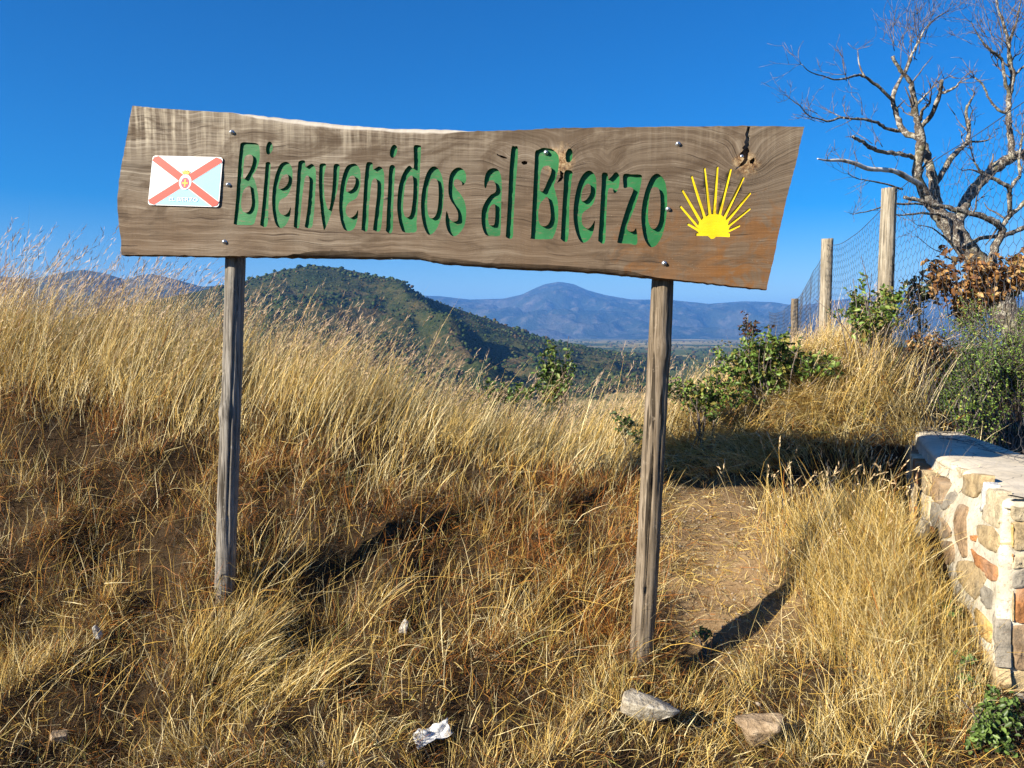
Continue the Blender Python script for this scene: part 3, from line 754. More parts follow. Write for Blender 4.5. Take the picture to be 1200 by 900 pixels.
# posts
def mk_post(name, c0, c1, c2, sc=1.0):
    m = N(name); p = m.obj()
    a = m.noise(m.mapv(p, (60, 60, 3.0)), 1.0 * sc, 5, .65, .3); b = m.noise(p, 7, 4); d = m.noise(m.mapv(p, (170, 170, 7)), 1.0, 3, .6)
    col = m.ramp(m.math('ADD', m.math('MULTIPLY', a, .7), m.math('MULTIPLY', d, .3)), [(.33, c0), (.5, c1), (.66, c2)])
    col = m.mix(m.ramp(b, [(.45, (0, 0, 0)), (.7, (.6, .6, .6))]), col, tuple(v * .62 for v in c1))
    ck = m.noise(m.mapv(p, (26, 26, 1.3)), 1.0, 3, .5, .5)
    cm = m.ramp(ck, [(.34, (1, 1, 1)), (.37, (0, 0, 0))])
    col = m.mix(m.math('MULTIPLY', cm, .85), col, (.02, .015, .01))
    ck2 = m.noise(m.mapv(p, (95, 95, 2.2)), 1.0, 4, .6, .4)
    cm2 = m.ramp(ck2, [(.36, (1, 1, 1)), (.43, (0, 0, 0))])
    col = m.mix(m.math('MULTIPLY', cm2, .7), col, tuple(v * .30 for v in c1))
    col = m.mix(m.ramp(m.noise(p, 26, 4, .7), [(.60, (0, 0, 0)), (.70, (.5, .5, .5))]), col, c2)
    h = m.math('ADD', m.math('ADD', m.math('MULTIPLY', a, .6), m.math('MULTIPLY', d, .3)), m.math('ADD', m.math('MULTIPLY', cm, -.7), m.math('MULTIPLY', cm2, -.5)))
    m.bsdf(col, .9, .1, m.bump(h, .8, .008)); return m.m
M['post_grey'] = mk_post("silvered_post_wood", (.080, .068, .054), (.21, .188, .158), (.35, .325, .285))
M['post_brown'] = mk_post("brown_post_wood", (.070, .050, .032), (.185, .145, .100), (.31, .255, .190))
def post_mesh(name, P0, P1, r0, r1, seed, knots=(), checks=(), n=56, m=150, jag=0.0):
    """Round post from P0 (bottom) to P1 (top) with an uneven surface, knots and drying checks."""
    P0, P1 = np.asarray(P0), np.asarray(P1); t = np.linspace(0, 1, m); ang = np.arange(n) * 2 * np.pi / n
    ax = P1 - P0; L = np.linalg.norm(ax); ax = ax / L; e1 = np.cross(ax, [0, 1, 0]); e1 /= np.linalg.norm(e1); e2 = np.cross(e1, ax)   # e1 = +x-ish, e2 = -y-ish sign fixed below
    if e1[0] < 0: e1 = -e1
    if e2[1] > 0: e2 = -e2
    TT, AA = np.meshgrid(t, ang, indexing='ij')
    R = (r0 + (r1 - r0) * TT) * (1 + .05 * fbm(TT * 5 + seed, np.cos(AA) * .8 + 3, seed) + .035 * fbm(np.cos(AA) * 2 + TT * 1.5, np.sin(AA) * 2 + TT * 1.5, seed + 5, 3))
    R = R - .0022 * np.abs(fbm(AA * 9 / np.pi + .6 * np.sin(TT * 9), TT * 4, seed + 2, 2))
    for (kt, ka, amp, w) in knots:
        R = R + amp * np.exp(-(((TT - kt) * L / w) ** 2 + (np.angle(np.exp(1j * (AA - ka))) * r0 / w) ** 2))
    for (ka, t0, t1, dep, wd) in checks:
        a0 = ka + .06 * vnoise(TT * 7, TT * 0, seed + 8) + .04 * vnoise(TT * 30, TT * 0, seed)
        R = R - dep * np.exp(-(np.angle(np.exp(1j * (AA - a0))) * r0 / wd) ** 2) * sstep(t0, t0 + .06, TT) * (1 - sstep(t1 - .06, t1, TT))
    sway = .010 * np.stack([vnoise(t * 3, t * 0, seed + 1), vnoise(t * 3, t * 0 + 9, seed + 1)], -1)
    cx = P0[None] + ax[None] * (t * L)[:, None] + e1[None] * sway[:, :1] + e2[None] * sway[:, 1:]
    V = cx[:, None, :] + R[..., None] * (np.cos(AA)[..., None] * e1 + np.sin(AA)[..., None] * e2)
    V[-1] += ax * (jag * np.random.default_rng(seed).uniform(-1, 1, n))[:, None]
    V = V.reshape(-1, 3); i = np.arange(m - 1)[:, None] * n; j = np.arange(n)[None]; k = (j + 1) % n
    Q = np.stack([i + j, i + k, i + n + k, i + n + j], -1).reshape(-1, 4)
    V = np.concatenate([V, (cx[-1] - ax * .003)[None]])
    T = np.array([(m * n, (m - 1) * n + a, (m - 1) * n + (a + 1) % n) for a in range(n)])
    return V, Q, T
SM = np.array(Matrix.Rotation(SYAW, 3, 'Z'))
def to_sign(V): return (np.asarray(V) - SO) @ SM
def sign_post(pt, pb, r, mat, seed, knots, checks):
    pn = PL - SN * (TH + r + .004)
    a = on_plane(pt[0], pt[1], pn, SN); b = on_plane(pb[0], pb[1], pn, SN)
    d = (b - a) / np.linalg.norm(b - a); b = b + d * .35
    Vb, Q, T = post_mesh("post", b, a, r * 1.06, r * .95, seed, knots, checks)
    bg = Bag(); bg.add(to_sign(Vb), Q, T)
    link("post", bg.mesh("post", True), mat, sign)
sign_post((279, 150), (262, 722), .049, M['post_grey'], 3, ((.57, 2.6, -.016, .012), (.50, 2.2, .012, .05), (.20, 1.5, -.010, .014)), ((2.2, .1, .9, .012, .003), (1.2, .25, .7, .014, .0032), (2.8, .3, .95, .008, .003), (.7, .0, .6, .012, .003)))
sign_post((786, 158), (751, 784), .052, M['post_brown'], 9, ((.265, 1.75, -.03, .010), (.28, 1.8, .006, .05), (.62, 1.0, -.012, .012), (.66, 1.2, .010, .05)), ((1.75, .16, .52, .02, .0035), (1.1, .4, .95, .010, .003), (2.4, .2, .8, .009, .003), (.6, .3, .9, .012, .003)))
# ------------------------------------------------------------------ stone wall
WTOP = .935
def wall_plan():
    """Plan of the wall: left face from the near corner backwards, round the far bend, and back along the fence side."""
    left = catmull(np.array([(2.10, 3.42), (2.17, 3.63), (2.26, 3.90), (2.345, 4.18), (2.40, 4.42), (2.47, 4.68), (2.64, 5.14), (2.90, 5.80)]), 5, False)
    right = catmull(np.array([(3.22, 5.78), (3.12, 5.3), (3.02, 4.8), (2.93, 4.3), (2.86, 3.8), (2.82, 3.36)]), 5, False)
    front = np.array([(x, 3.36 + .06 * (2.82 - x) / .72) for x in np.linspace(2.76, 2.14, 12)])
    return left, right, front
wl, wr, wf = wall_plan()
ring = np.concatenate([wl, wr, wf])
WO = np.array([2.4, 4.2, 0.0])
wall = empty("stone_wall", WO)
tag(wall, "low stone wall of tan rubble in white mortar with smooth cement top", "wall", kind="thing")
nz = 24; n = len(ring); zs = np.linspace(-.35, WTOP - .022, nz)
V = []
nrmR = np.gradient(ring, axis=0); nrmR = np.stack([-nrmR[:, 1], nrmR[:, 0]], -1); nrmR /= np.linalg.norm(nrmR, axis=1, keepdims=True)
cenR = ring.mean(0); sgn = np.sign(((ring - cenR) * nrmR).sum(1)); nrmR *= np.median(sgn)
arc = np.concatenate([[0], np.cumsum(np.linalg.norm(np.diff(ring, axis=0), axis=1))])
BAT = lambda z: .062 * float(1 - sstep(.70, .88, z)) + .02 * max(0.0, .5 - z)
wgt = np.ones(n); wgt[:16] = np.linspace(.12, 1, 16); wgt[len(wl) + len(wr):] = .12
for z in zs:
    d = BAT(z) * wgt + .005 * fbm(arc * 9, np.full(n, z * 9), 4, 3) + .003 * fbm(arc * 30, np.full(n, z * 30), 6, 2)
    q = ring + nrmR * d[:, None]
    V.append(np.concatenate([q, np.full((n, 1), z)], 1))
V = np.concatenate(V) - WO; i = np.arange(nz - 1)[:, None] * n; j = np.arange(n)[None]; k = (j + 1) % n
def mk_mortar():
    m = N("lime_mortar"); p = m.geo()
    a = m.noise(p, 6, 5, .6); b = m.noise(p, 55, 4, .7); c = m.noise(p, 2.0, 3)
    col = m.ramp(a, [(.3, (.40, .35, .26)), (.55, (.60, .55, .44)), (.75, (.72, .68, .58))])
    col = m.mix(m.ramp(b, [(.34, (.8, .8, .8)), (.47, (0, 0, 0))]), col, (.24, .20, .14))
    col = m.mix(m.ramp(c, [(.45, (0, 0, 0)), (.7, (.5, .5, .5))]), col, (.50, .42, .30))
    m.bsdf(col, .92, .1, m.bump(m.math('ADD', a, m.math('MULTIPLY', b, .6)), .8, .012)); return m.m
M['mortar'] = mk_mortar()
link("mortar_core", mesh_np("mortar_core", V, quads=np.stack([i + j, i + k, i + n + k, i + n + j], -1).reshape(-1, 4), smooth=True), M['mortar'], wall)
def mk_cement():
    m = N("cement_top"); p = m.geo()
    a = m.noise(p, 3.0, 5, .6); b = m.noise(p, 30, 5, .7); c = m.noise(p, 140, 2)
    col = m.ramp(a, [(.3, (.56, .48, .35)), (.6, (.70, .61, .46)), (.8, (.78, .71, .57))])
    col = m.mix(m.ramp(b, [(.30, (.55, .55, .55)), (.46, (0, 0, 0))]), col, (.36, .33, .28))
    col = m.mix(m.ramp(c, [(.68, (0, 0, 0)), (.75, (.6, .6, .6))]), col, (.25, .22, .18))
    stn = m.noise(m.mapv(p, (1, 1, 1)), 9.0, 5, .7, 1.0)
    col = m.mix(m.ramp(stn, [(.52, (0, 0, 0)), (.66, (.5, .5, .5))]), col, (.38, .34, .27))
    crk = m.n('ShaderNodeTexVoronoi', {'Vector': m.mix(.12, p, m.n('ShaderNodeTexNoise', {'Vector': p, 'Scale': 6.0}).outputs['Color']), 'Scale': 3.2}, feature='DISTANCE_TO_EDGE').outputs['Distance']
    col = m.mix(m.ramp(crk, [(.0, (.8, .8, .8)), (.012, (0, 0, 0))]), col, (.22, .19, .15))
    m.bsdf(col, .9, .15, m.bump(m.math('ADD', m.math('MULTIPLY', a, .5), m.math('ADD', b, m.math('MULTIPLY', c, .3))), .5, .008)); return m.m
# coping: rounded cement pour, its rim uneven
def inset(d): return ring - nrmR * d
V = []; rimn = .010 * fbm(arc * 7, arc * 0 + 2, 8, 3)
prof = [(.03, -.040), (.002, -.034), (-.003, -.022), (.002, -.006), (.020, .005), (.05, .011), (.10, .014)]
for d, h in prof:
    q = inset(np.full((n, 1), d)); V.append(np.concatenate([q, (WTOP + h + (rimn * .8 if h < -.03 else rimn * .25))[:, None] if isinstance(h, float) else None], 1))
cv, ce, cf, *_ = delaunay_2d_cdt([Vector(p) for p in inset(np.full((n, 1), .10))] + [Vector((2.1 + .9 * a, 3.45 + 2.3 * b)) for a in np.linspace(0, 1, 16) for b in np.linspace(0, 1, 34) if pip(np.array([[2.1 + .9 * a, 3.45 + 2.3 * b]]), inset(np.full((n, 1), .12)))[0]], [(a, (a + 1) % n) for a in range(n)], [], 1, 1e-5)
TP = np.array([v[:] for v in cv]); tz = WTOP + .014 + .006 * fbm(TP[:, 0] * 4, TP[:, 1] * 4, 3)
V = np.concatenate(V); m_ = len(prof); i = np.arange(m_ - 1)[:, None] * n
bg = Bag(); bg.add(V - WO, Q=np.stack([i + j, i + k, i + n + k, i + n + j], -1).reshape(-1, 4))
bg.add(np.concatenate([TP, np.where(np.arange(len(TP)) < n, WTOP + .0145 + rimn[np.minimum(np.arange(len(TP)), n - 1)] * .25, tz)[:, None]], 1) - WO, T=np.array([f for f in cf if len(f) == 3]))
M['cement'] = mk_cement()
link("coping", bg.mesh("coping", True), M['cement'], wall)
def mk_stone(name, c):
    m = N(name); p = m.geo()
    a = m.noise(p, 11, 5, .65, .4); b = m.noise(p, 70, 4, .7); oi = m.n("ShaderNodeObjectInfo").outputs['Random']
    col = m.ramp(a, [(.28, tuple(v * .48 for v in c)), (.48, c), (.72, tuple(min(1, v * 1.45) for v in c))])
    col = m.mix(m.ramp(b, [(.34, (.6, .6, .6)), (.5, (0, 0, 0))]), col, tuple(v * .30 for v in c))
    col = m.mix(m.ramp(m.noise(p, 5, 3), [(.5, (0, 0, 0)), (.7, (.45, .45, .45))]), col, (.30, .28, .23))
    m.bsdf(col, .88, .15, m.bump(m.math('ADD', a, m.math('MULTIPLY', b, .5)), .8, .012)); return m.m
SCOL = {'tan': (.40, .30, .165), 'pale': (.52, .43, .28), 'grey': (.24, .21, .165), 'rust': (.38, .17, .065), 'gold': (.50, .33, .12), 'white': (.58, .57, .54), 'brown': (.28, .19, .11)}
for k_, c_ in SCOL.items(): M['st_' + k_] = mk_stone("stone_" + k_, c_)
# stones are traced on the near and left faces, then repeated along the rest of the wall
W4 = win(1080, 500, 5.0); W5 = win(1090, 660, 5.0)
P0w, P1w = np.array([*wl[0], 0]), np.array([*wl[15], 0])
nL_ = np.array([-(P1w - P0w)[1], (P1w - P0w)[0], 0]); nL_ /= np.linalg.norm(nL_)
nF_ = np.array([-.083, -1.0, 0]); nF_ /= np.linalg.norm(nF_)
if nL_[0] > 0: nL_ = -nL_
P0w = np.array([2.088, 3.412, 0]); P1w = np.array([2.287, 4.20, 0]); nL_ = np.array([-(P1w - P0w)[1], (P1w - P0w)[0], 0]); nL_ /= np.linalg.norm(nL_)
STL = [(W4([(185,285),(250,282),(310,290),(292,370),(262,410),(190,380)]), 'tan'), (W4([(85,340),(130,360),(160,400),(155,450),(130,480),(90,440),(78,390)]), 'grey'),
 (W4([(200,470),(245,490),(250,560),(262,650),(265,740),(245,750),(225,690),(200,600)]), 'brown'), (W4([(325,340),(355,345),(347,470),(320,475)]), 'white'),
 (W4([(365,370),(430,395),(480,430),(488,470),(468,540),(435,585),(345,530),(350,450)]), 'pale'), (W4([(330,580),(400,590),(468,640),(462,700),(430,730),(350,680)]), 'tan'),
 (W4([(300,720),(330,755),(385,790),(440,820),(432,890),(400,885),(330,810)]), 'rust'), (W5([(170,0),(250,0),(330,70),(300,140),(265,200),(210,150),(175,80)]), 'tan'),
 (W5([(315,130),(370,165),(365,260),(330,250),(310,200)]), 'grey'), (W5([(270,270),(350,350),(355,460),(310,430),(280,350)]), 'gold'), (W5([(380,300),(415,350),(425,480),(440,600),(410,550),(385,440)]), 'grey'),
 (W5([(165,230),(240,300),(250,380),(200,390),(160,330)]), 'gold'), (W5([(295,480),(380,590),(400,700),(370,720),(300,610)]), 'tan'), (W5([(370,740),(435,800),(440,850),(400,830)]), 'pale'),
 (W4([(85,500),(160,580),(170,640),(110,650),(80,590)]), 'brown'), (W4([(100,670),(180,680),(190,780),(150,800),(100,740)]), 'brown'), (W4([(295,640),(320,640),(315,672),(298,665)]), 'rust'),
 (W4([(120,240),(170,250),(160,300),(110,300)]), 'pale'), (W5([(175,400),(240,430),(270,540),(240,600),(190,500)]), 'grey')]
STF = [(W4([(495,462),(600,482),(640,490),(640,552),(485,550)]), 'pale'), (W4([(485,575),(510,575),(510,715),(485,700)]), 'gold'), (W4([(520,565),(610,560),(640,600),(640,712),(520,715)]), 'tan'),
 (W4([(475,745),(505,750),(500,795),(472,785)]), 'rust'), (W4([(512,760),(640,752),(640,818),(502,830)]), 'pale'), (W5([(440,50),(600,15),(600,118),(440,150)]), 'grey'), (W5([(500,162),(610,142),(610,345),(495,340)]), 'rust'),
 (W5([(440,172),(485,167),(480,340),(445,330)]), 'tan'), (W5([(490,372),(610,372),(610,610),(480,610),(485,480)]), 'brown'), (W5([(425,640),(610,635),(610,755),(440,750)]), 'tan'), (W5([(450,790),(600,775),(610,900),(470,900)]), 'grey')]
def stone(poly, nrm, mat, proud=.014, seed=0, conform=None):
    """A stone set in the wall: an irregular outline with a rounded, pitted face."""
    r = np.random.default_rng(seed); poly = np.asarray(poly); c = poly.mean(0)
    L = poly
    for q_ in (.86, .75): L = np.stack([L * q_ + np.roll(L, -1, 0) * (1 - q_), L * (1 - q_) + np.roll(L, -1, 0) * q_], 1).reshape(-1, 3)
    L = c + (L - c) * (1.17 if conform is not None else 1.08); L = L + (r.normal(0, .0035, (len(L), 1))) * (L - c) / (np.linalg.norm(L - c, axis=1, keepdims=True) + 1e-6)
    n_ = len(L); e = 1.0
    rings_ = [(1.0, -.05), (1.0, proud * .55), (.955, proud * .95), (.72, proud * 1.0), (.36, proud * 1.02)]
    V = np.concatenate([c + (L - c) * s + nrm * (h + (r.normal(0, .0026, (n_, 1)) if s < 1 else 0)) for s, h in rings_] + [(c + nrm * proud)[None]])
    i_ = np.arange(len(rings_) - 1)[:, None] * n_; j_ = np.arange(n_)[None]; k_ = (j_ + 1) % n_
    Q = np.stack([i_ + j_, i_ + k_, i_ + n_ + k_, i_ + n_ + j_], -1).reshape(-1, 4); t0 = (len(rings_) - 1) * n_
    T = np.array([(t0 + a, t0 + (a + 1) % n_, len(V) - 1) for a in range(n_)])
    if conform is not None: V = V - nrm * (conform(V) * (.062 - np.array([BAT(z) for z in V[:, 2]])).clip(0, .062))[:, None]
    me = mesh_np("stone", V - WO, quads=Q, tris=T, smooth=True)
    link("stone", me, M['st_' + mat], wall)
for s_, (L, mt) in enumerate(STL): stone([on_plane(min(x, 1169.0 + .2 * (y % 7)), y, P0w, nL_) for x, y in L], nL_, mt, .009, s_, lambda V: np.clip(.12 + .88 * ((V - P0w) @ (P1w - P0w)) / ((P1w - P0w) @ (P1w - P0w)), 0, 1.3))
P0f = np.array([2.10, 3.42, 0]) + nF_ * .008
for s_, (L, mt) in enumerate(STF): stone([on_plane(x + max(0.0, 1187 - x) * .9, y, P0f, nF_) for x, y in L], nF_, mt, .009, 40 + s_)
def brickish(path, z0, z1, seed, nout):
    r = np.random.default_rng(seed); a = np.concatenate([[0], np.cumsum(np.linalg.norm(np.diff(path, axis=0), axis=1))])
    z = z0; s_ = 0
    while z < z1 - .06:
        h = r.uniform(.09, .15); s = r.uniform(0, .05)
        while s < a[-1] - .08:
            w = r.uniform(.12, .26); e = min(s + w, a[-1] - .01); q = []
            for (ss, zz_) in ((s, z), ((s + e) / 2, z - .006), (e - .02, z + r.uniform(-.01, .01)), (e - .02, z + h - .025), ((s + e) / 2, z + h - .018), (s, z + h - .03)):
                q.append((np.interp(ss, a, path[:, 0]), np.interp(ss, a, path[:, 1]), zz_))
            q = np.array(q); d = q[2] - q[0]; nn = np.array([d[1], -d[0], 0]); nn /= np.linalg.norm(nn)
            if nn @ nout < 0: nn = -nn
            stone(q, nn, ['tan', 'pale', 'grey', 'gold', 'brown', 'rust'][r.integers(6)], .012, seed * 100 + s_); s_ += 1; s = e + .012
        z += h
brickish(wl[17:] + np.array([-.055, .02]), .45, WTOP - .07, 5, np.array([-1, .3, 0]))
brickish(np.array([(2.27, 3.398), (2.80, 3.354)]), .02, WTOP - .07, 6, np.array([0, -1, 0]))
# ------------------------------------------------------------------ wire netting fence on round posts
FP = np.array([(2.90, 4.10), (2.955, 4.75), (3.04, 5.7), (3.12, 6.70), (3.43, 8.80), (4.90, 14.0), (5.6, 17.5)])
fa = np.concatenate([[0], np.cumsum(np.linalg.norm(np.diff(FP, axis=0), axis=1))])
def fplan(s): return np.stack([np.interp(s, fa, FP[:, 0]), np.interp(s, fa, FP[:, 1])], -1)
tops = np.array([2.98, 2.94, 2.86, at(1042, 232, 6.7)[2], at(971, 286, 8.8)[2], at(933, 353, 14.0)[2], 2.1])
def ftop(s):
    z = np.interp(s, fa, tops); k = np.clip(np.searchsorted(fa, s) - 1, 0, len(fa) - 2)
    t = (s - fa[k]) / (fa[k + 1] - fa[k]); sag = np.array([0, 0, 0, .13, .12, .1])[k]
    return z - sag * 4 * t * (1 - t)
def fbot(s):
    p = fplan(s); g = height(p[..., 0], p[..., 1], False)
    return np.where(p[..., 1] < 5.75, WTOP + .02 - .05 * 0, np.maximum(g, .5) + .03)
M['post_pale'] = mk_post("pale_post_wood", (.13, .105, .075), (.31, .265, .195), (.46, .42, .34))
FO = np.array([3.12, 6.7, float(height(np.array(3.12), np.array(6.7)))])
fence = empty("wire_fence", FO)
tag(fence, "sagging hexagonal wire netting on three round weathered posts beside bare tree", "fence")
def fence_post(px, ptop, D, r, seed, mat):
    top = at(px, ptop, D); bot = np.array([top[0] - .01, D, float(height(np.array(top[0]), np.array(D))) - .4])
    V, Q, T = post_mesh("post", bot, top, r * 1.08, r, seed, ((.8, 1.9, -.008, .012),), ((1.5, .4, 1.1, .010, .003), (2.4, .3, 1.1, .008, .003), (.9, .5, 1.1, .008, .003)), 36, 70, .004)
    bg = Bag(); bg.add(V - FO, Q, T); link("post", bg.mesh("post", True), M[mat], fence)
fence_post(1042, 221, 6.62, .060, 21, 'post_pale'); fence_post(970.5, 280, 8.72, .061, 22, 'post_pale'); fence_post(932, 350, 13.9, .062, 23, 'post_brown')
def mk_wire():
    m = N("galvanised_wire"); a = m.noise(m.geo(), 9, 3)
    m.bsdf(m.mix(a, (.06, .06, .065), (.18, .185, .19)), .5, .5, None, .6); return m.m
M['wire'] = mk_wire()
def prisms(A_, B_, r):
    """Thin three-sided wires from points A_ to points B_."""
    d = B_ - A_; L = np.linalg.norm(d, axis=1, keepdims=True); d = d / L
    u = np.cross(d, [.31, .2, .93]); u /= np.linalg.norm(u, axis=1, keepdims=True); v = np.cross(d, u)
    ring_ = [np.cos(a) * u + np.sin(a) * v for a in (0, 2.094, 4.189)]
    V = np.stack([A_ + q * r for q in ring_] + [B_ + q * r for q in ring_], 1).reshape(-1, 3)
    b = (np.arange(len(A_)) * 6)[:, None]
    Q = np.concatenate([b + np.array([[0, 1, 4, 3]]), b + np.array([[1, 2, 5, 4]]), b + np.array([[2, 0, 3, 5]])])
    return V, Q
cw, chh = .075, .066
def fpt(s, z):
    """A point of the netting: s along the fence, z in metres below the top wire, bulging slightly."""
    s = np.asarray(s, float); z = np.asarray(z, float); p = fplan(s); t = ftop(s); b = fbot(s)
    zz_ = np.maximum(t - z, b); bul = .025 * fbm(s * 1.3, zz_ * 1.5, 6, 3) + .03 * sstep(.3, 1.6, z)
    return np.stack([p[..., 0] - .065 + bul, p[..., 1] + bul * .3 - .0, zz_], -1), (t - z) > b
SS, ZZ = [], []
A_l, B_l = [], []
ns, nzz = int(fa[-1] / cw), 34
for c in range(ns):
    for r_ in range(nzz):
        s0 = (c + .5 * (r_ % 2)) * cw; z0_ = r_ * chh * .75 * 1.33
        A_l += [(s0, z0_), (s0, z0_ + chh * .55), (s0, z0_ + chh * .55)]
        B_l += [(s0, z0_ + chh * .55), (s0 + cw / 2, z0_ + chh * 1.0), (s0 - cw / 2, z0_ + chh * 1.0)]
A_l = np.array(A_l); B_l = np.array(B_l)
jit = lambda q: q + np.stack([.011 * vnoise(q[:, 0] * 13, q[:, 1] * 13, 3), .009 * vnoise(q[:, 0] * 13, q[:, 1] * 13, 7)], -1)
A_l = jit(A_l); B_l = jit(B_l)
PA, ka = fpt(A_l[:, 0], A_l[:, 1]); PB_, kb = fpt(B_l[:, 0], B_l[:, 1]); ok = ka & kb
V, Q = prisms(PA[ok], PB_[ok], .0014)
wires = Bag(); wires.add(V - FO, Q)
net = link("wire_netting", wires.mesh("wire_netting"), M['wire'], fence); net["kind"] = "stuff"
s = np.linspace(0, fa[-1], 160); tp, _ = fpt(s, s * 0)
tw_ = Bag(); V, Q, T = tube(tp, np.full(len(tp), .0028), 5); tw_.add(V - FO, Q, T); link("top_wire", tw_.mesh("top_wire"), M['wire'], fence)
# loose skirt of netting folded out over the cement top
A_s, B_s = [], []
for c in range(26):
    for r_ in range(4):
        s0 = (c + .5 * (r_ % 2)) * .065; z0_ = r_ * .055
        A_s += [(s0, z0_), (s0, z0_ + .03), (s0, z0_ + .03)]; B_s += [(s0, z0_ + .03), (s0 + .0325, z0_ + .055), (s0 - .0325, z0_ + .055)]
def skirt(q):
    q = jit(np.array(q)); p = fplan(q[:, 0] + .05); t = q[:, 1]
    return np.stack([p[:, 0] - .05 - t * .75, p[:, 1], WTOP + .022 + .05 * np.abs(vnoise(q[:, 0] * 6, t * 9, 2)) * (t / .2) + .03 * np.maximum(0, 1 - t / .08)], -1)
V, Q = prisms(skirt(A_s), skirt(B_s), .0014); sk = Bag(); sk.add(V - FO, Q); link("netting_skirt", sk.mesh("netting_skirt"), M['wire'], fence)["kind"] = "stuff"
